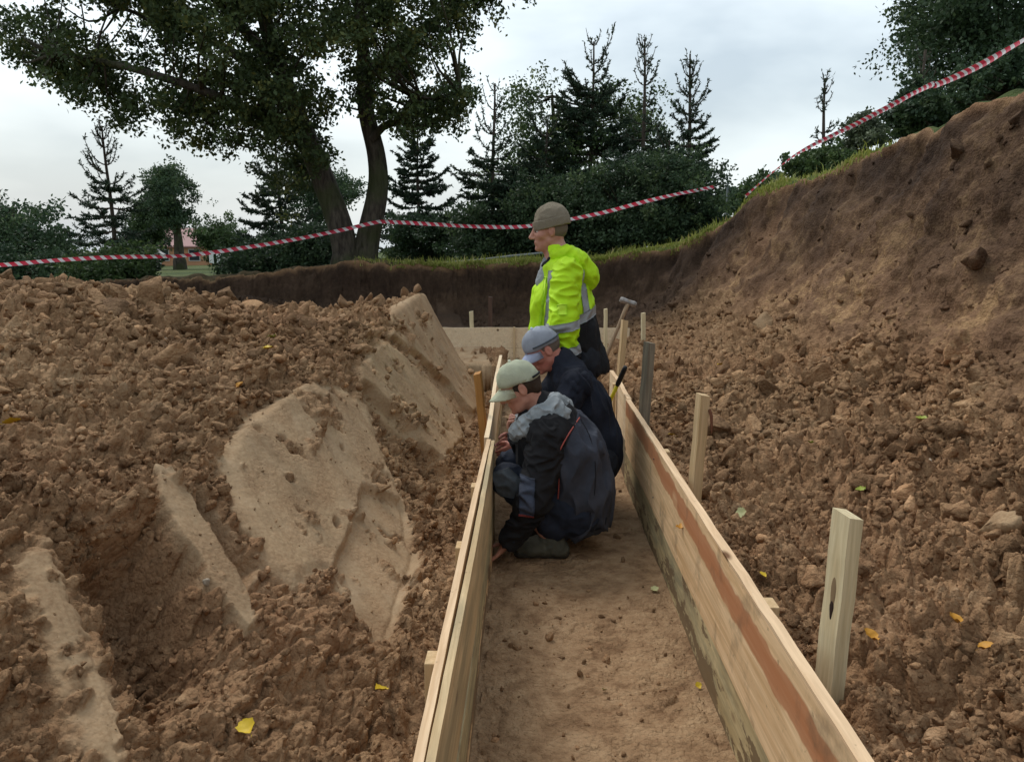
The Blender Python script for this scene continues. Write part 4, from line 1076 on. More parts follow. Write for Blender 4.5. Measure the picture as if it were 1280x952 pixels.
def head(s, c, f, u, sc=1.0):
    """head on the field: c centre between the ears, f facing, u up"""
    f = unit(f); u = unit(np.asarray(u)-f*(np.asarray(u)@f)); l = np.cross(u, f)
    P = lambda a, b, d: c+(f*a+l*b+u*d)*sc
    s.ell(P(-.012, 0, .035), V3(.098, .076, .088)*sc, (f, l, u), .02)
    s.ell(P(.028, 0, -.012), V3(.066, .062, .088)*sc, (f, l, u), .03)
    s.ell(P(.045, 0, -.075), V3(.040, .040, .034)*sc, (f, l, u), .03)
    s.cap(P(.01, .045, -.055), P(.045, .025, -.082), .022*sc, .018*sc, .02); s.cap(P(.01, -.045, -.055), P(.045, -.025, -.082), .022*sc, .018*sc, .02)
    s.ell(P(.076, 0, -.094), V3(.018, .020, .015)*sc, (f, l, u), .015)
    for q in (-1, 1):
        s.ell(P(.080, q*.032, .012), V3(.016, .018, .011)*sc, (f, l, u), .012, True)
        s.cap(P(.082, q*.014, .030), P(.066, q*.050, .030), .009*sc, .007*sc, .012)
        s.ell(P(.055, q*.048, -.018), V3(.024, .018, .018)*sc, (f, l, u), .02)
        s.ell(P(-.006, q*.079, .0), V3(.020, .009, .033)*sc, (f-l*q*.3, l, u), .006); s.ell(P(.0, q*.089, .002), V3(.010, .006, .018)*sc, (f, l, u), .004, True)
    s.cap(P(.086, 0, .022), P(.112, 0, -.022), .009*sc, .0135*sc, .010)
    s.ell(P(.100, .011, -.028), V3(.012, .009, .008)*sc, (f, l, u), .006); s.ell(P(.100, -.011, -.028), V3(.012, .009, .008)*sc, (f, l, u), .006)
    s.cap(P(.088, .020, -.052), P(.088, -.020, -.052), .0065*sc, .0065*sc, .006); s.cap(P(.085, .017, -.063), P(.085, -.017, -.063), .0075*sc, .0075*sc, .006)
    s.cap(P(.099, .018, -.0575), P(.099, -.018, -.0575), .0035*sc, .0035*sc, .003, True)
    return P, f, l, u
def eyes(P, f, parent, sc=1.0):
    for q in (-1, 1):
        bm = bmesh.new(); bmesh.ops.create_uvsphere(bm, u_segments=14, v_segments=10, radius=.0125*sc)
        e = bm_obj('eye', bm, EYEW.m, parent, smooth=True); c = P(.070, q*.032, .010); e.location = c
        bm = bmesh.new(); bmesh.ops.create_uvsphere(bm, u_segments=12, v_segments=8, radius=.0065*sc)
        i = bm_obj('iris', bm, IRIS.m, e, smooth=True); i.location = Vector(f)*.0085*sc
def hand(s, wrist, d, palm, curl=.5, spread=1, side=1, sc=1.0):
    """hand growing from the wrist along d, palm facing `palm`, five separate curling fingers"""
    d = unit(d); n = unit(np.asarray(palm)-d*(np.asarray(palm)@d)); w = np.cross(d, n)*side
    P = lambda a, b, c: wrist+(d*a+w*b+n*c)*sc
    s.cap(P(-.01, 0, 0), P(.03, 0, 0), .026*sc, .030*sc, .015, flat=(n, .65))
    s.cap(P(.035, -.018, 0), P(.080, -.030, 0), .017*sc, .0125*sc, .012, flat=(n, .8)); s.cap(P(.035, .012, 0), P(.085, .012, 0), .019*sc, .013*sc, .012, flat=(n, .8)); s.cap(P(.035, 0, 0), P(.085, -.008, 0), .019*sc, .013*sc, .012, flat=(n, .8)); s.cap(P(.03, .02, 0), P(.078, .032, 0), .017*sc, .0125*sc, .012, flat=(n, .8))
    for b, L in ((-.031, .068), (-.010, .082), (.012, .088), (.033, .078)):
        L *= sc; p = P(.084, b, 0); a = 0; bb = b*.2*spread
        for seg, fr in enumerate((.45, .31, .24)):
            a += curl*(.7 if seg == 0 else .95)
            q = p+(d*math.cos(a)+n*math.sin(a)+w*bb)*L*fr
            s.cap(p, q, (.0092-.0008*seg)*sc, (.0086-.0010*seg)*sc, .003); p = q
    p = P(.022, .030, .006); q = p+(d*.62+w*.62+n*.42)*.036*sc; r_ = q+(d*.80+w*.22+n*.5)*.030*sc; t_ = r_+(d*.85+w*-.05+n*.5)*.024*sc
    s.cap(p, q, .014*sc, .0115*sc, .012); s.cap(q, r_, .0112*sc, .0102*sc, .003); s.cap(r_, t_, .0100*sc, .0085*sc, .003)
def boot(lo_name, ankle, fwd, parent, mat, sole, L=.27, pitch=0):
    f = unit(V3(fwd[0], fwd[1], 0)); l = V3(-f[1], f[0], 0); a = np.array(ankle, float)
    s = Sdf(a-.26, a+.26, .005)
    g = a[2]-.085
    s.cap(a+V3(0, 0, .08), a-f*.02+V3(0, 0, -.03), .052, .045, .02); s.cap(V3(*(a-f*.045)[:2], g+.045), V3(*(a+f*.10)[:2], g+.045), .040, .044, .04, flat=(V3(0, 0, 1), .9))
    s.cap(V3(*(a+f*.05)[:2], g+.055), V3(*(a+f*.155)[:2], g+.04), .045, .038, .03); s.cap(a+V3(0, 0, 0)+f*.02, V3(*(a+f*.10)[:2], g+.06), .045, .04, .03)
    s.cut(V3(0, 0, g+.022), V3(0, 0, -1)); s.folds(.004, .035, 3)
    b = s.obj(lo_name, mat, parent)
    for q in range(4):
        c = a+f*(.045+.022*q)+V3(0, 0, .040-.022*q-.0); tube_line('lace', [c-l*.028-V3(0, 0, .004), c+V3(0, 0, .012), c+l*.028-V3(0, 0, .004)], .0022, SOLE, b)
    s = Sdf(a-.26, a+.26, .005)
    s.cap(V3(*(a-f*.05)[:2], g+.03), V3(*(a+f*.02)[:2], g+.03), .042, .038, .02); s.cap(V3(*(a+f*.02)[:2], g+.03), V3(*(a+f*.158)[:2], g+.03), .038, .045, .02)
    s.cut(V3(0, 0, g+.026), V3(0, 0, 1)); s.cut(V3(0, 0, g+.002), V3(0, 0, -1)); s.obj('sole', sole, b)
    return b
BOOT = cloth('muddy_boot', (.10, .095, .07), .6, .8); SOLE = cloth('boot_sole', (.05, .045, .035), .7, .9)

def cap_hat(P, f, l, u, mat, brimmat, parent, strap=None, band=None, size=1.0, tip=.0):
    """baseball cap: six panel crown, curved brim, button"""
    bm = bmesh.new(); R0, rings, n = .101*size, [], 28
    for k in range(11):
        t = k/10; a = t*math.pi/2; r = math.cos(a)**.82 if k < 10 else 0
        ring = []
        for j in range(n):
            th = 2*math.pi*j/n; seam = 1-.010*abs(math.cos(3*th))**12
            x = math.cos(th)*R0*1.04*r*seam-.010+.0; y = math.sin(th)*R0*.86*r*seam; z = .020+(.108*size)*math.sin(a)**.92+ .014*math.cos(th)*(1-t)+(.003*math.sin(th*5+k))*(1 if k < 9 else 0)
            ring.append(bm.verts.new(Vector(P(x, y, z+.012))))
            if k == 10: break
        rings.append(ring)
    for a, b in zip(rings[:-2], rings[1:-1]):
        for j in range(n): bm.faces.new((a[j], a[(j+1) % n], b[(j+1) % n], b[j]))
    for j in range(n): bm.faces.new((rings[-2][j], rings[-2][(j+1) % n], rings[-1][0]))
    r = bmesh.ops.solidify(bm, geom=bm.faces[:], thickness=.003)
    c = bm_obj('cap', bm, mat, parent, smooth=True)
    bm = bmesh.new(); rows = []
    for k in range(7):
        s = k/6; row = []
        for j in range(15):
            v = j/14*2-1; ang = v*1.12; ex = math.cos(ang*.9)
            x0, y0 = math.cos(ang)*R0*1.03-.010, math.sin(ang)*R0*.87; x1 = x0+.072*size*math.cos(v*1.35)**.6 if abs(v) < 1 else x0
            y1 = y0*.93; x = x0+(x1-x0)*s; y = y0+(y1-y0)*s
            z = .043-.012*(y/R0)**2*2.2-.020*s+.0-.018*s*(abs(v)**2)-tip*s
            row.append(bm.verts.new(Vector(P(x, y, z))))
        rows.append(row)
    for a, b in zip(rows, rows[1:]):
        for j in range(14): bm.faces.new((a[j], a[j+1], b[j+1], b[j]))
    bmesh.ops.solidify(bm, geom=bm.faces[:], thickness=.004)
    bm_obj('brim', bm, brimmat, c, smooth=True)
    bm = bmesh.new(); bmesh.ops.create_uvsphere(bm, u_segments=10, v_segments=6, radius=.008)
    b = bm_obj('button', bm, brimmat, c, smooth=True); b.location = P(-.010, 0, .142*size)
    if band:
        bm = bmesh.new(); pts = [Vector(P(math.cos(a)*R0*1.052-.010, math.sin(a)*R0*.875, .052+.014*math.cos(a))) for a in np.linspace(.85, 2*math.pi-.85, 30)]
        add_tube(bm, pts, .0055, 6); bm_obj('band', bm, band, c, smooth=True)
    return c
def tube_line(name, pts, r, mat, parent):
    bm = bmesh.new(); add_tube(bm, [Vector(p) for p in pts], r, 6); return bm_obj(name, bm, mat, parent, smooth=True)
def snap(obj_, px, py, off=.002):
    """point of a garment seen at a photograph position"""
    r = ray(px, py); r = r/np.linalg.norm(r)
    ok, loc, no, _ = obj_.ray_cast(Vector(CAM), Vector(r))
    return np.array(loc+no*off) if ok else None
def seam(name, obj_, pix, r, mat, parent):
    P = [snap(obj_, x, y) for x, y in pix]; P = [p for p in P if p is not None]
    if len(P) > 1: return tube_line(name, smooth_path(P, 4), r, mat, parent)

NAVY = cloth('navy_work_cloth', (.022, .027, .042), .6); SLATE = cloth('slate_work_cloth', (.052, .056, .072), .7); BLACKC = cloth('black_work_cloth', (.018, .017, .018), .6)
DARKC = cloth('dark_navy_fleece', (.020, .022, .032), .7, .95); GREYK = cloth('heather_grey_fleece', (.34, .36, .365), .6, .95, .6)
PATCH = cloth('grey_blue_patch', (.065, .075, .105), .8); KNEE = cloth('grey_knee_cloth', (.085, .095, .105), .7); REDP = cloth('red_piping', (.42, .09, .07), .8, .6)
CAPG = cloth('pale_green_cotton', (.80, .82, .62), .8, .9, .5); CAPB = cloth('blue_grey_cotton', (.60, .63, .70), .8, .9, .5); CAPB2 = cloth('light_blue_brim', (.66, .71, .88), .9, .8, .3); CAPD = cloth('dark_grey_stripe', (.07, .08, .09), .8)
HIVIS = cloth('hi_vis_yellow', (.50, .80, .015), .88, .6, .15); HIVIS2 = cloth('hi_vis_edge', (.60, .88, .06), .9, .6); REFL = cloth('reflective_grey', (.33, .34, .345), .85, .35, .1); KNIT = cloth('olive_knit', (.27, .225, .16), .8, .95, 1.0)
kn = KNIT.node_tree; wv = kn.nodes.new('ShaderNodeTexWave'); wv.inputs['Scale'].default_value = 60; wv.bands_direction = 'DIAGONAL'; bb = kn.nodes.new('ShaderNodeBump'); bb.inputs['Strength'].default_value = .5; bb.inputs['Distance'].default_value = .004
kn.links.new(wv.outputs['Fac'], bb.inputs['Height']); pb = [n for n in kn.nodes if n.type == 'BSDF_PRINCIPLED'][0]; kn.links.new(pb.inputs['Normal'].links[0].from_socket, bb.inputs['Normal']); kn.links.new(bb.outputs[0], pb.inputs['Normal'])
TROU = cloth('dark_trousers', (.020, .021, .026), .6)

# ============ man 1: crouching, nearest
def man_one():
    L = lambda x, y, z: V3(x, y, z)
    s = Sdf((-.30, 3.60, -.02), (.50, 4.50, 1.12), .004)
    hc = L(-.045, 4.0, .868); f = unit(V3(-.86, -.10, -.42)); u = unit(V3(-.42, 0, .90))
    P, f, l, u = head(s, hc, f, u, 1.0)
    neck = L(.085, 4.02, .72)
    s.cap(P(-.03, 0, -.05), neck, .055, .062, .03)
    ls, rs = L(.09, 3.86, .655), L(.07, 4.19, .655)
    s.cap(neck, L(.17, 4.03, .52), .07, .12, .05); s.cap(L(.17, 4.03, .52), L(.26, 4.05, .25), .12, .13, .05); s.cap(ls, rs, .055, .055, .05)
    le, lw = L(.030, 3.79, .345), L(-.105, 3.83, .115); re, rw = L(.02, 4.28, .42), L(-.055, 4.12, .60)
    s.cap(ls, le, .048, .038, .03); s.cap(le, lw, .038, .026, .02); s.cap(rs, re, .048, .038, .03); s.cap(re, rw, .038, .026, .02)
    hand(s, lw, V3(-.55, .05, -.75), V3(-.7, .2, .5), .35, 1, 1); hand(s, rw, V3(-.35, -.15, .45), V3(.5, -.3, .5), 1.15, .3, -1)
    lh, rh = L(.25, 3.96, .22), L(.26, 4.16, .22); lk, rk = L(-.105, 3.88, .425), L(-.10, 4.20, .41); la, ra = L(.12, 3.93, .085), L(.13, 4.17, .085)
    for h_, k_, a_ in ((lh, lk, la), (rh, rk, ra)):
        s.cap(h_, k_, .085, .055, .04); s.cap(k_, a_, .052, .036, .03); s.cap(a_, a_+V3(-.10, 0, -.04), .036, .03, .02)
    body = s.obj('person', SKIN.m, None, 1)
    tag(body, 'man crouching nearest in a pale green cap and slate jacket, reaching to the left form', 'person', 'workers in the trench')
    eyes(P, f, body)
    # hair under the cap at the nape and temples
    s = Sdf(hc-.16, hc+.16, .004)
    s.ell(P(-.016, 0, .026), (.102, .081, .090), (f, l, u), .01); s.cap(P(-.07, .03, -.03), P(-.07, -.03, -.03), .028, .028, .02)
    s.cut(P(.035, 0, 0), f+u*-.35); s.ell(P(.07, 0, -.05), (.085, .12, .075), (f, l, u), .01, True); s.folds(.002, .02, 3); s.obj('hair', HAIRM, body)
    cp = cap_hat(P, f, l, u, CAPG, CAPG, body, size=1.05, tip=.012)
    tube_line('strap', [P(math.cos(a)*.109-.012, math.sin(a)*.090, .033) for a in np.linspace(2.2, 4.08, 10)], .006, BLACKC, cp)
    # trousers
    s = Sdf((-.28, 3.68, .0), (.50, 4.42, .62), .005)
    for h_, k_, a_ in ((lh, lk, la), (rh, rk, ra)):
        s.cap(h_, k_, .100, .076, .05); s.cap(k_, a_+V3(.01, 0, .06), .074, .062, .03)
    s.cap(lh, rh, .11, .11, .05); s.cap(L(.25, 4.06, .26), L(.22, 4.05, .4), .12, .12, .05); s.cut(V3(0, 0, .062), V3(0, 0, -1)); s.folds(.008, .07, 11, (1, 1.3, 1))
    tr = s.obj('trousers', NAVY, body)
    decal(tr, 'knee_pad', KNEE, poly_planes([(-.185, .47), (-.10, .50), (-.02, .43), (-.05, .35), (-.15, .36)])+[((0, 4.0, 0), (0, 1, 0))], body, .003, ((0, -1, 0), .1))
    # jacket
    s = Sdf((-.20, 3.60, .06), (.56, 4.45, .86), .005)
    s.cap(ls, rs, .088, .088, .06); s.cap(L(.13, 4.02, .66), L(.19, 4.03, .52), .135, .175, .06, flat=(V3(0, 1, 0), 1.15)); s.cap(L(.19, 4.03, .52), L(.25, 4.05, .33), .18, .175, .06, flat=(V3(0, 1, 0), 1.15))
    s.cap(L(.25, 4.05, .33), L(.265, 4.05, .20), .172, .165, .04, flat=(V3(0, 1, 0), 1.1)); s.cap(L(.03, 4.02, .62), L(.04, 4.02, .50), .09, .10, .05)
    s.cap(L(.30, 4.03, .44), L(.325, 4.03, .27), .085, .08, .06)
    s.cap(neck, neck+V3(-.03, 0, .03), .095, .085, .04)
    s.cut(V3(.28, 0, .105), unit(V3(.28, 0, -1))); s.folds(.019, .10, 21, (1, 1, 2.0), fine=.004); s.cap(neck+V3(-.06, 0, .06), neck+V3(-.02, 0, .02), .065, .06, .015, True)
    jk = s.obj('jacket', [SLATE, BLACKC], body)
    # black front and shoulder, slate back
    zb = [.10, .23, .36, .50, .60, .70, .80]; xb = [.12, .105, .105, .13, .165, .225, .26]
    n = len(jk.data.polygons); cc = np.zeros(n*3, f32); jk.data.polygons.foreach_get('center', cc); cc = cc.reshape(-1, 3)
    jk.data.polygons.foreach_set('material_index', (cc[:, 0] < np.interp(cc[:, 2], zb, xb)).astype(np.int32))
    # near sleeve and far sleeve
    for nm, a, b, c, sd in (('sleeve', ls, le, lw, 31), ('sleeve', rs, re, rw, 32)):
        s = Sdf(np.minimum(np.minimum(a, b), c)-.16, np.maximum(np.maximum(a, b), c)+.16, .005)
        s.cap(a, b, .092, .078, .05); s.cap(b, c+(c-b)*.0, .078, .052, .04); s.cut(c-(b-c)*-.02, unit(c-b)); s.folds(.015, .07, sd, (1.2, 1.2, .75))
        sl = s.obj(nm, BLACKC, body)
        if sd == 31:
            decal(sl, 'sleeve_pocket', PATCH, poly_planes([(-.045, .475), (.030, .475), (.025, .300), (-.045, .300)]), body, .006, ((0, -1, 0), .15))
            decal(sl, 'piping', REDP, poly_planes([(-.048, .298), (.026, .298), (.026, .291), (-.048, .291)]), body, .007, ((0, -1, 0), .15))
        s = Sdf(c-.12, c+.12, .004); d_ = unit(c-b); s.cap(c-d_*.045, c-d_*.005, .056, .050, .01); s.cut(c+d_*.012, d_); s.cut(c-d_*.05, -d_); s.folds(.002, .03, 5); s.obj('cuff', NAVY, body)
    seam('piping', jk, [(724, 522), (716, 534), (706, 550), (698, 566), (694, 580)], .0035, REDP, body)
    seam('piping', jk, [(699, 578), (699, 600), (698, 622), (695, 642)], .0035, REDP, body)
    seam('seam', jk, [(726, 524), (738, 548), (744, 580), (743, 615), (736, 650), (730, 672)], .002, BLACKC, body)
    seam('hem', jk, [(700, 668), (712, 676), (724, 678), (738, 672), (750, 660), (758, 646)], .0045, BLACKC, body)
    # grey hood bunched round the neck
    s = Sdf((-.14, 3.82, .58), (.26, 4.22, .90), .004)
    ring = [L(-.045, 3.98, .665), L(-.02, 3.91, .70), L(.05, 3.90, .755), L(.12, 3.94, .79), L(.135, 4.02, .80), L(.11, 4.10, .785), L(.04, 4.12, .745), L(-.03, 4.08, .69), L(-.045, 3.98, .665)]
    for a, b in zip(ring, ring[1:]): s.cap(a, b, .036, .036, .025)
    for a, b in zip(ring[1:5], ring[2:6]): s.cap(a+V3(.035, 0, -.035), b+V3(.035, 0, -.035), .040, .040, .03)
    s.cap(L(-.06, 3.99, .63), L(-.03, 3.93, .67), .035, .035, .03); s.folds(.012, .045, 44, (1, 1, 1)); s.obj('hood', GREYK, body)
    for a_ in (la, ra): boot('boot', a_, (-1, .05), body, BOOT, SOLE)
    return body
man_one()

# ============ man 2: crouching behind him
def man_two():
    L = lambda x, y, z: V3(x, y, z)
    s = Sdf((-.22, 4.22, -.02), (.62, 5.05, 1.22), .004)
    hc = L(.082, 4.6, .985); f = unit(V3(-.78, -.28, -.52)); u = unit(V3(-.50, -.08, .84))
    P, f, l, u = head(s, hc, f, u, 1.0)
    neck = L(.205, 4.62, .885); s.cap(P(-.03, 0, -.05), neck, .058, .066, .03)
    ls, rs = L(.265, 4.44, .815), L(.215, 4.80, .82)
    s.cap(neck, L(.30, 4.62, .68), .07, .12, .05); s.cap(L(.30, 4.62, .68), L(.385, 4.64, .36), .12, .13, .05); s.cap(ls, rs, .055, .055, .05)
    le, lw = L(.13, 4.38, .58), L(-.07, 4.45, .45); re, rw = L(.07, 4.86, .60), L(-.08, 4.72, .45)
    s.cap(ls, le, .048, .038, .03); s.cap(le, lw, .038, .026, .02); s.cap(rs, re, .048, .038, .03); s.cap(re, rw, .038, .026, .02)
    hand(s, lw, V3(-.7, .2, -.5), V3(0, .9, .1), .5, 1, -1); hand(s, rw, V3(-.7, -.2, -.5), V3(0, -.9, .1), .5, 1, 1)
    lh, rh = L(.38, 4.54, .33), L(.38, 4.74, .33); lk, rk = L(.02, 4.45, .46), L(.02, 4.80, .46); la, ra = L(.36, 4.50, .09), L(.33, 4.76, .09)
    for h_, k_, a_ in ((lh, lk, la), (rh, rk, ra)): s.cap(h_, k_, .085, .055, .04); s.cap(k_, a_, .052, .036, .03); s.cap(a_, a_+V3(-.10, 0, -.04), .036, .03, .02)
    body = s.obj('person', SKIN_R.m, None, 1)
    tag(body, 'man in blue grey cap and plain dark navy jacket crouching between the other two', 'person', 'workers in the trench')
    eyes(P, f, body)
    s = Sdf(hc-.16, hc+.16, .004); s.ell(P(-.016, 0, .028), (.101, .080, .088), (f, l, u), .01); s.cut(P(.02, 0, 0), f+u*-.35); s.ell(P(.06, 0, -.055), (.10, .12, .085), (f, l, u), .01, True); s.obj('hair', HAIRG, body)
    cp = cap_hat(P, f, l, u, CAPB, CAPB2, body, band=CAPD, size=1.05, tip=.008)
    s = Sdf((-.18, 4.28, .0), (.62, 5.0, .66), .006)
    for h_, k_, a_ in ((lh, lk, la), (rh, rk, ra)): s.cap(h_, k_, .115, .08, .05); s.cap(k_, a_+V3(.0, 0, .06), .076, .062, .03)
    s.cap(lh, rh, .13, .13, .05); s.cap(L(.38, 4.64, .36), L(.35, 4.64, .5), .15, .14, .05); s.cut(V3(0, 0, .065), V3(0, 0, -1)); s.folds(.008, .07, 51); s.obj('trousers', TROU, body)
    s = Sdf((-.05, 4.20, .15), (.66, 5.05, 1.02), .005)
    s.cap(ls, rs, .085, .085, .06); s.cap(L(.235, 4.62, .80), L(.30, 4.62, .66), .12, .155, .06, flat=(V3(0, 1, 0), 1.15)); s.cap(L(.30, 4.62, .66), L(.37, 4.64, .46), .155, .16, .06, flat=(V3(0, 1, 0), 1.15))
    s.cap(L(.37, 4.64, .46), L(.40, 4.64, .35), .155, .15, .04); s.cap(neck+V3(.01, 0, -.01), neck+V3(-.022, 0, .035), .082, .075, .03)
    s.cut(V3(.40, 0, .24), unit(V3(.3, 0, -1))); s.folds(.014, .10, 61, (1, 1, 1.9)); s.cap(neck+V3(-.07, 0, .075), neck+V3(-.01, 0, .01), .064, .058, .012, True)
    jk = s.obj('jacket', DARKC, body)
    for a, b, c, sd in ((ls, le, lw, 71), (rs, re, rw, 72)):
        s = Sdf(np.minimum(np.minimum(a, b), c)-.15, np.maximum(np.maximum(a, b), c)+.15, .006); s.cap(a, b, .085, .07, .05); s.cap(b, c, .07, .048, .04); s.cut(c, unit(c-b)); s.folds(.009, .075, sd); s.obj('sleeve', DARKC, body)
    for a_ in (la, ra): boot('boot', a_, (-1, .05), body, BOOT, SOLE)
man_two()

# ============ man 3: standing, hi-vis jacket
def man_three():
    L = lambda x, y, z: V3(x, y, z)
    s = Sdf((-.12, 4.55, -.02), (.62, 5.45, 1.92), .0045)
    hc = L(.118, 5.0, 1.672); f = unit(V3(-.97, -.10, -.10)); u = unit(V3(-.12, 0, .99))
    P, f, l, u = head(s, hc, f, u, 1.03)
    neck = L(.180, 5.0, 1.50); s.cap(P(-.025, 0, -.05), neck, .058, .064, .03)
    ls, rs = L(.225, 4.82, 1.425), L(.195, 5.19, 1.43)
    s.cap(neck, L(.22, 5.0, 1.25), .08, .14, .06); s.cap(L(.22, 5.0, 1.25), L(.30, 5.0, .92), .13, .13, .06); s.cap(ls, rs, .06, .06, .05)
    le, lw = L(.195, 4.745, 1.14), L(.235, 4.765, .92); re, rw = L(.17, 5.27, 1.15), L(.08, 5.24, .93)
    s.cap(ls, le, .05, .04, .03); s.cap(le, lw, .04, .028, .02); s.cap(rs, re, .05, .04, .03); s.cap(re, rw, .04, .028, .02)
    hand(s, lw, V3(.15, .15, -.9), V3(0, .9, 0), .3, .6, -1); hand(s, rw, V3(-.25, -.05, -.9), V3(0, -.9, 0), .4, .6, 1)
    lh, rh = L(.315, 4.90, .88), L(.315, 5.10, .88); lk, rk = L(.27, 4.88, .48), L(.29, 5.12, .48); la, ra = L(.32, 4.88, .09), L(.36, 5.14, .09)
    for h_, k_, a_ in ((lh, lk, la), (rh, rk, ra)): s.cap(h_, k_, .09, .058, .04); s.cap(k_, a_, .055, .036, .03); s.cap(a_, a_+V3(-.10, 0, -.04), .036, .03, .02)
    body = s.obj('person', SKIN.m, None, 1)
    tag(body, 'man standing in a yellow hi-vis jacket and knitted hat, looking to the left', 'person', 'workers in the trench')
    eyes(P, f, body, 1.03)
    s = Sdf(hc-.17, hc+.17, .004); s.ell(P(-.016, 0, .024), (.101, .080, .092), (f, l, u), .01); s.cut(P(.0, 0, 0), f+u*-.3); s.ell(P(.06, 0, -.055), (.10, .12, .085), (f, l, u), .01, True); s.obj('hair', HAIRG, body)
    # knitted hat with a turned up edge
    s = Sdf(hc-.17, hc+.22, .004); s.ell(P(-.024, 0, .064), (.110, .091, .108), (f, l, u), .01); s.cut(P(0, 0, .028), -u-f*.12); s.folds(.003, .05, 5, fine=.001); hat = s.obj('knitted_hat', KNIT, body)
    s = Sdf(hc-.17, hc+.2, .004); s.ell(P(-.020, 0, .045), (.118, .099, .14), (f, l, u), .01); s.cut(P(0, 0, .074), u+f*.12); s.cut(P(0, 0, .022), -u-f*.12); s.folds(.002, .05, 6, fine=.001); s.obj('turn_up', KNIT, hat)
    # trousers
    s = Sdf((.05, 4.68, .03), (.60, 5.34, 1.0), .006)
    for h_, k_, a_ in ((lh, lk, la), (rh, rk, ra)): s.cap(h_, k_, .105, .08, .05); s.cap(k_, a_+V3(0, 0, .0), .078, .068, .03)
    s.cap(lh, rh, .12, .12, .04); s.cut(V3(0, 0, .06), V3(0, 0, -1)); s.folds(.010, .08, 81, (1, 1, 1.5)); s.obj('trousers', TROU, body)
    # jacket
    def torso(s, o=0):
        s.cap(ls+V3(0, .02, 0), rs-V3(0, .02, 0), .085+o, .085+o, .06)
        s.cap(L(.20, 5.0, 1.40), L(.215, 5.0, 1.22), .125+o, .165+o, .06, flat=(V3(0, 1, 0), 1.15)); s.cap(L(.215, 5.0, 1.22), L(.26, 5.0, 1.02), .165+o, .165+o, .06, flat=(V3(0, 1, 0), 1.15))
        s.cap(L(.26, 5.0, 1.02), L(.325, 5.0, .84), .168+o, .165+o, .05, flat=(V3(0, 1, 0), 1.1))
        s.cap(L(.11, 4.99, 1.30), L(.085, 4.99, 1.08), .085, .085, .05)
        s.cap(neck+V3(.01, 0, -.02), neck+V3(-.03, 0, .035), .085, .078, .03)
    s = Sdf((-.06, 4.60, .68), (.58, 5.40, 1.62), .005); torso(s)
    s.cut(V3(.33, 0, .80), unit(V3(.10, 0, -1))); s.folds(.016, .10, 91, (1, 1, 2.2), fine=.004); s.cap(neck+V3(-.13, 0, .04), neck+V3(-.01, 0, .015), .085, .064, .012, True)
    s.cap(L(-.02, 4.97, 1.50), L(.02, 4.97, 1.34), .035, .012, .02, True)
    jk = s.obj('jacket', [HIVIS, BLACKC], body)
    # lower part black: boundary climbs towards the back
    bpl = lambda x: 1.055+.42*(x-.15)
    bm = bmesh.new(); bm.from_mesh(jk.data); bmesh.ops.bisect_plane(bm, geom=bm.verts[:]+bm.edges[:]+bm.faces[:], plane_co=(.15, 0, 1.055), plane_no=(-.42, 0, 1))
    for f_ in bm.faces:
        c = f_.calc_center_median(); f_.material_index = 1 if c.z < bpl(c.x) else 0
    bm.to_mesh(jk.data); bm.free()
    no = unit(V3(-.42, 0, 1))
    decal(jk, 'reflective_band', REFL, slab(V3(.15, 0, 1.055)+no*.030, no, .055), body, .004)
    up = [(V3(.15, 0, 1.055)+no*.055, -no)]
    # vertical bands: back and front
    for hy in (1, -1):
        half = [((0, 5.0-.004*hy, 0), (0, hy, 0))]
        decal(jk, 'reflective_band', REFL, poly_planes([(.335, 1.10), (.375, 1.115), (.325, 1.44), (.285, 1.46)])+up+half, body, .004)
        decal(jk, 'reflective_band', REFL, poly_planes([(.085, 1.05), (.13, 1.05), (.155, 1.44), (.115, 1.44)])+up+half, body, .004)
    decal(jk, 'front_edge', HIVIS2, poly_planes([(.052, 1.06), (.062, 1.06), (.105, 1.40), (.093, 1.40)])+up, body, .006, ((0, -1, 0), .1))
    # sleeves
    for a, b, c, sd in ((ls, le, lw, 101), (rs, re, rw, 102)):
        s = Sdf(np.minimum(np.minimum(a, b), c)-.15, np.maximum(np.maximum(a, b), c)+.15, .005); s.cap(a, b, .088, .078, .05); s.cap(b, c, .078, .066, .04)
        d_ = unit(c-b); s.cut(c+d_*.02, d_); s.folds(.014, .075, sd, (1.3, 1.3, .75))
        sl = s.obj('sleeve', [HIVIS, BLACKC], body)
        bm = bmesh.new(); bm.from_mesh(sl.data); e = c-d_*.025; bmesh.ops.bisect_plane(bm, geom=bm.verts[:]+bm.edges[:]+bm.faces[:], plane_co=Vector(e), plane_no=Vector(d_))
        for f_ in bm.faces:
            m_ = f_.calc_center_median(); f_.material_index = 1 if (np.array(m_)-e)@d_ > 0 else 0
        bm.to_mesh(sl.data); bm.free()
        decal(sl, 'reflective_band', REFL, slab(c-d_*.052, unit(d_+V3(0, 0, 0)), .05), body, .004)
        decal(sl, 'reflective_band', REFL, slab(b+d_*.020, d_, .05), body, .004)
        if sd == 101: decal(sl, 'sleeve_pocket', HIVIS2, poly_planes([(.165, 1.25), (.215, 1.25), (.215, 1.19), (.165, 1.19)]), body, .006, ((0, -1, 0), .2))
    # hood lying on the back
    s = Sdf((.08, 4.78, 1.20), (.52, 5.24, 1.68), .005)
    s.cap(L(.22, 4.90, 1.545), L(.22, 5.10, 1.545), .045, .045, .04); s.cap(L(.29, 4.90, 1.49), L(.29, 5.10, 1.49), .065, .065, .05); s.cap(L(.355, 4.93, 1.42), L(.355, 5.07, 1.42), .058, .058, .05); s.cap(L(.365, 4.96, 1.37), L(.365, 5.04, 1.37), .045, .045, .05)
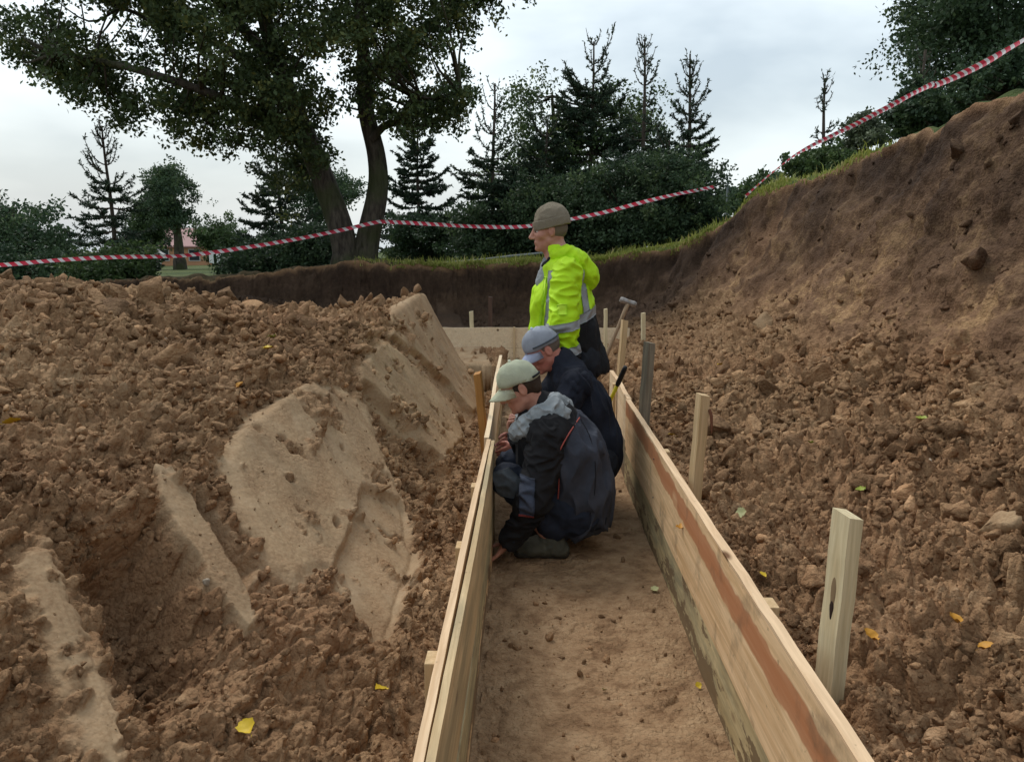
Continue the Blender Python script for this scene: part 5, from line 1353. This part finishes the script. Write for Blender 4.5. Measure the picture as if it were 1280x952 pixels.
    s.cap(L(.16, 4.915, 1.53), L(.24, 4.90, 1.53), .032, .04, .03); s.folds(.010, .07, 111); s.obj('hood', HIVIS, body)
    # dark collar and grey shirt
    s = Sdf(neck-.16, neck+.16, .004)
    ring = [neck+V3(-.085, -.02, -.035), neck+V3(-.05, -.072, -.0), neck+V3(.02, -.078, .035), neck+V3(.065, 0, .05), neck+V3(.02, .078, .035), neck+V3(-.05, .072, .0), neck+V3(-.085, .02, -.035)]
    for a, b in zip(ring, ring[1:]): s.cap(a, b, .021, .021, .01)
    s.folds(.003, .04, 7); s.obj('collar', BLACKC, body)
    s = Sdf(neck-.2, neck+.12, .004); s.cap(neck+V3(-.055, 0, -.02), neck+V3(-.085, 0, -.13), .052, .058, .02); s.folds(.003, .04, 8); s.obj('shirt', GREYK, body)
    for a_ in (la, ra): boot('boot', a_, (-1, -.1), body, BOOT, SOLE)
man_three()
# ------------------------------------------------------------------ barrier tape, fallen leaves, stones
def tape_mat():
    m = NT('barrier_tape_plastic'); uv = m.n('ShaderNodeUVMap'); sp = m.n('ShaderNodeSeparateXYZ'); m.l(uv.outputs[0], sp.inputs[0])
    v = m.math('FRACT', m.math('ADD', m.math('MULTIPLY', sp.outputs[0], 1/.15), m.math('MULTIPLY', sp.outputs[1], .35)))
    f = m.math('GREATER_THAN', v, .42)
    m.done(m.mix(f, (.74, .70, .70), (.60, .035, .07)), .35, None, .5)
    tr = m.n('ShaderNodeBsdfTranslucent'); m.l(m.b.inputs['Base Color'].links[0].from_socket, tr.inputs[0])
    mx = m.n('ShaderNodeMixShader'); mx.inputs[0].default_value = .35
    m.l(m.b.outputs[0], mx.inputs[1]); m.l(tr.outputs[0], mx.inputs[2]); m.l(mx.outputs[0], m.out.inputs[0])
    return m.m
TAPE = tape_mat()
def tape(label, pts, width=.07, twist=2.0, seed=0, step=.03):
    pts = [np.array(p) for p in pts]
    # smooth curve through the points
    C = []
    P = [2*pts[0]-pts[1]]+pts+[2*pts[-1]-pts[-2]]
    for i in range(1, len(P)-2):
        L = np.linalg.norm(P[i+1]-P[i]); n = max(2, int(L/step))
        for k in range(n):
            t = k/n; a, b, c, d = P[i-1], P[i], P[i+1], P[i+2]
            C.append(.5*((2*b)+(-a+c)*t+(2*a-5*b+4*c-d)*t*t+(-a+3*b-3*c+d)*t**3))
    C.append(pts[-1]); C = np.array(C)
    s = np.concatenate([[0], np.cumsum(np.linalg.norm(np.diff(C, axis=0), axis=1))])
    T = np.gradient(C, axis=0); T /= np.linalg.norm(T, axis=1, keepdims=True)
    up = np.array([0, 0, 1.])[None]-T*T[:, 2:3]; up /= np.linalg.norm(up, axis=1, keepdims=True)
    sd = np.cross(T, up)
    sp = np.stack([s, np.zeros_like(s), np.zeros_like(s)], -1).astype(f32)
    ang = twist*noise3(sp, 2.2, seed)*.8+.25*noise3(sp, .5, seed+3)
    wd = up*np.cos(ang)[:, None]+sd*np.sin(ang)[:, None]
    rows = 4; V, UV = [], []
    for r in range(rows+1):
        v = r/rows-.5
        curl = (abs(v)*2)**2*.012
        nn = np.cross(T, wd)
        V.append(C+wd*v*width*(.85)+nn*curl); UV.append(np.stack([s, np.full_like(s, v+.5)], -1))
    n = len(C); V = np.concatenate(V); UV = np.concatenate(UV)
    i, j = np.meshgrid(np.arange(rows), np.arange(n-1), indexing='ij')
    F = np.stack([i*n+j, i*n+j+1, (i+1)*n+j+1, (i+1)*n+j], -1).reshape(-1, 4)
    me = npmesh('barrier_tape', V, F, True)
    uvl = me.uv_layers.new(name='UVMap'); li = np.zeros(len(me.loops), np.int32); me.loops.foreach_get('vertex_index', li)
    uvl.data.foreach_set('uv', UV[li].astype(f32).ravel())
    return tag(link('barrier_tape', me, TAPE), label, 'barrier tape')
tape('red and white tape from the left edge of the photo to the big double trunk',
     [at(-60, 331, 12.2), at(0, 331, 12.4), at(80, 325, 12.7), at(150, 321, 13.0), at(230, 319, 13.3), at(310, 309, 13.6), at(400, 293, 14.0), at(474, 277, 14.28)], .075, seed=1)
tape('red and white tape sagging from the big trunk past the knitted hat to the spruces',
     [at(474, 277, 14.28), at(540, 280, 14.1), at(600, 283, 13.9), at(660, 283, 13.7), at(740, 269, 13.9), at(815, 250, 14.1), at(892, 234, 14.7)], .075, seed=5)
tape('red and white tape rising steeply over the crest of the right bank',
     [at(932, 246, 12.9), at(965, 217, 12.2), at(1000, 191, 11.4), at(1060, 160, 10.1), at(1130, 124, 8.6), at(1166, 106, 7.8), at(1172, 106, 7.7), at(1225, 82, 6.8), at(1282, 51, 6.0), at(1400, -20, 4.9)], .062, 2.2, seed=9)

LEAFM = {}
for nm, c in (('yellow', (.62, .42, .02)), ('orange', (.55, .26, .03)), ('pale', (.50, .47, .22)), ('green', (.32, .36, .05))):
    m = NT(nm+'_leaf'); tc = m.obj((1, 1, 1)); n = m.noise(60, 3, .6, tc)
    m.done(m.mix(m.ramp(n, [(.4, 0), (.7, .6)]), c, tuple(v*.5 for v in c)), .55, None, .3); LEAFM[nm] = m.m
def leaf_mesh(seed):
    rg = np.random.default_rng(seed); bm = bmesh.new(); n = 9; L, R_, M_ = [], [], []
    for k in range(n):
        s = k/(n-1); w = .5*math.sin(math.pi*min(1, s*.93+.05))**.75*(1+.16*rg.normal()); z = .7*(s-.5)**2+.05*rg.normal()
        M_.append(bm.verts.new((s-.5, 0, z-.04))); L.append(bm.verts.new((s-.5+.03*rg.normal(), w*.75, z+.45*w))); R_.append(bm.verts.new((s-.5+.03*rg.normal(), -w*.75, z+.30*w)))
    for k in range(n-1):
        bm.faces.new((M_[k], M_[k+1], L[k+1], L[k])); bm.faces.new((R_[k], R_[k+1], M_[k+1], M_[k]))
    add_tube(bm, [(-.5, 0, .02), (-.62, .01, .04), (-.75, .05, .05)], [.012, .01, .008], 5)
    me = bpy.data.meshes.new('fallen_leaf'); bm.to_mesh(me); bm.free(); me.shade_smooth(); return me
LM = {k: leaf_mesh(40+i) for i, k in enumerate(LEAFM)}
for k in LM: LM[k].materials.append(LEAFM[k])
LV = [(477, 884, 'yellow', .042, 'bright yellow leaf on crumbly soil between heap and left form'),
      (310, 940, 'yellow', .045, 'bright yellow leaf at the bottom edge of the photo'),
      (16, 541, 'yellow', .05, 'yellow green leaf on the heap at the far left'),
      (298, 496, 'orange', .05, 'orange leaf on the rough top of the heap'),
      (337, 458, 'yellow', .05, 'small yellow leaf high on the heap'),
      (340, 432, 'green', .045, 'tiny yellowish leaf near the crest of the heap'),
      (849, 777, 'orange', .045, 'brown orange leaf on the trench floor against the right form'),
      (819, 739, 'pale', .042, 'pale leaf flat in the middle of the trench floor'),
      (873, 860, 'yellow', .025, 'narrow yellow leaf on the trench floor near the right form'),
      (755, 864, 'pale', .02, 'very small pale leaf on the muddy trench floor'),
      (840, 545, 'yellow', .045, 'yellow leaf in the rubble between the grey stake and the bark topped stake'),
      (927, 644, 'pale', .05, 'pale leaf in the rubble right of the bark topped stake'),
      (952, 740, 'yellow', .028, 'small yellow leaf against the outside of the right form'),
      (1086, 832, 'orange', .042, 'orange leaf on soil right of the thick knotted stake'),
      (1192, 797, 'orange', .04, 'orange leaf standing among clods at the lower right'),
      (1152, 537, 'green', .05, 'green yellow leaf halfway up the right rubble slope'),
      (1076, 619, 'green', .035, 'green leaf above the thick knotted stake'),
      (1012, 574, 'green', .035, 'small green leaf on the rubble slope above the right form'),
      (1232, 815, 'orange', .035, 'dull orange leaf among clods near the right edge of the photo'),
      (900, 470, 'yellow', .05, 'dim yellow leaf where bank face meets rubble')]
for i, (px, py, kd, sz, lb) in enumerate(LV):
    r = ray(px, py); ts = np.linspace(.9, 12, 5000); p = CAM+r[None]*ts[:, None]
    x, y = hit(px, py)
    o = bpy.data.objects.new('fallen_leaf', LM[kd]); COL.objects.link(o)
    near_ = np.where((np.abs(GP[:, 0]-x) < .04) & (np.abs(GP[:, 1]-y) < .04))[0]
    z = GP[near_, 2].max() if len(near_) else base_z(np.array([x]), np.array([y]))[0][0]
    o.location = (x, y, z+.006); o.scale = (sz*1.15,)*3
    o.rotation_euler = (random.uniform(-.4, .4), random.uniform(-.5, .1), random.uniform(0, 6.28))
    tag(o, lb, 'leaf', 'fallen autumn leaves')
# a few stones that stand out from the soil
STN = NT('pale_stone'); tc = STN.obj(); STN.done(STN.ramp(STN.noise(8, 5, .6, tc), [(.35, (.26, .20, .14)), (.65, (.40, .33, .25))]), .85, STN.bump(STN.noise(30, 4, .6, tc), .4, .01), .2)
for i, (px, py, sz, lb) in enumerate([(209, 420, .032, 'small white stone high on the heap'), (246, 490, .03, 'pale rounded stone in the middle of the heap'),
        (437, 381, .085, 'large round lump on the crest of the heap'), (1160, 586, .05, 'flat pale stone halfway down the right slope'),
        (1245, 660, .10, 'big pale grey lump near the right edge'), (1195, 640, .09, 'large brown boulder like lump above the lower right clods'),
        (958, 410, .16, 'large pale clay slab on the slope below the bank face'), (262, 736, .022, 'rounded pale pebble beside the scraped strip'),
        (232, 860, .05, 'rounded clay lump low in the dark hollow')]):
    x, y = hit(px, py); V, F = clod_shape(3, 300+i)
    me = npmesh('stone', V*sz, F); o = link('stone', me, STN.m if i not in (2, 4, 5, 6, 8) else CLOD)
    if i in (2, 4, 5, 6, 8):
        for a_ in ('topsoil', 'bank', 'scraped', 'floor'): attr(me, a_, np.full(len(V), .7 if (a_ == 'scraped' and i in (4, 6)) else 0.0))
        attr(me, 'tone', np.full(len(V), .7)); attr(me, 'streak', np.zeros(len(V)))
    near_ = np.where((np.abs(GP[:, 0]-x) < .05) & (np.abs(GP[:, 1]-y) < .05))[0]
    z = float(np.median(GP[near_, 2])) if len(near_) else 0
    o.location = (x, y, z+sz*.15); o.rotation_euler = (i*.3, i*.5, i*1.1)
    tag(o, lb, 'stone')
# ------------------------------------------------------------------ sky and light
w = bpy.data.worlds.new('World'); S.world = w; w.use_nodes = True
t = w.node_tree; t.nodes.clear()
def N_(k): return t.nodes.new(k)
SUN_EL, SUN_AZ = math.radians(52), math.radians(-35)   # azimuth from +Y towards +X
out = N_('ShaderNodeOutputWorld'); add = N_('ShaderNodeAddShader'); b1 = N_('ShaderNodeBackground'); b2 = N_('ShaderNodeBackground')
sky = N_('ShaderNodeTexSky'); sky.sky_type = 'NISHITA'; sky.sun_disc = False; sky.sun_elevation = SUN_EL; sky.sun_rotation = SUN_AZ
sky.air_density = 1.5; sky.dust_density = 3
t.links.new(sky.outputs[0], b1.inputs[0]); b1.inputs[1].default_value = .03
tc = N_('ShaderNodeTexCoord'); mp = N_('ShaderNodeMapping'); mp.inputs['Scale'].default_value = (1, 1, 3.2); mp.inputs['Location'].default_value = (.3, .7, .1)
n1 = N_('ShaderNodeTexNoise'); n1.inputs['Scale'].default_value = 1.9; n1.inputs['Detail'].default_value = 5; n1.inputs['Roughness'].default_value = .48; n1.inputs['Distortion'].default_value = .3
cr = N_('ShaderNodeValToRGB'); e = cr.color_ramp.elements
e[0].position = .38; e[0].color = (.45, .53, .60, 1); e[1].position = .58; e[1].color = (.76, .84, .88, 1)
t.links.new(tc.outputs['Generated'], mp.inputs[0]); t.links.new(mp.outputs[0], n1.inputs[0]); t.links.new(n1.outputs['Fac'], cr.inputs[0])
t.links.new(cr.outputs[0], b2.inputs[0]); b2.inputs[1].default_value = .80
t.links.new(b1.outputs[0], add.inputs[0]); t.links.new(b2.outputs[0], add.inputs[1]); t.links.new(add.outputs[0], out.inputs[0])
sd_ = bpy.data.lights.new('sun', 'SUN'); sd_.energy = 1.4; sd_.angle = math.radians(25); sd_.color = (1, .97, .93)
so = bpy.data.objects.new('sun', sd_); COL.objects.link(so)
dirv = Vector((math.sin(SUN_AZ)*math.cos(SUN_EL), math.cos(SUN_AZ)*math.cos(SUN_EL), math.sin(SUN_EL)))
so.rotation_euler = dirv.to_track_quat('Z', 'Y').to_euler(); so.location = dirv*30
S.view_settings.view_transform = 'Standard'; S.view_settings.look = 'None'; S.view_settings.exposure = .32; S.view_settings.gamma = 1
S.view_settings.use_curve_mapping = False
S.cycles.max_bounces = 6; S.cycles.diffuse_bounces = 3; S.cycles.transparent_max_bounces = 4
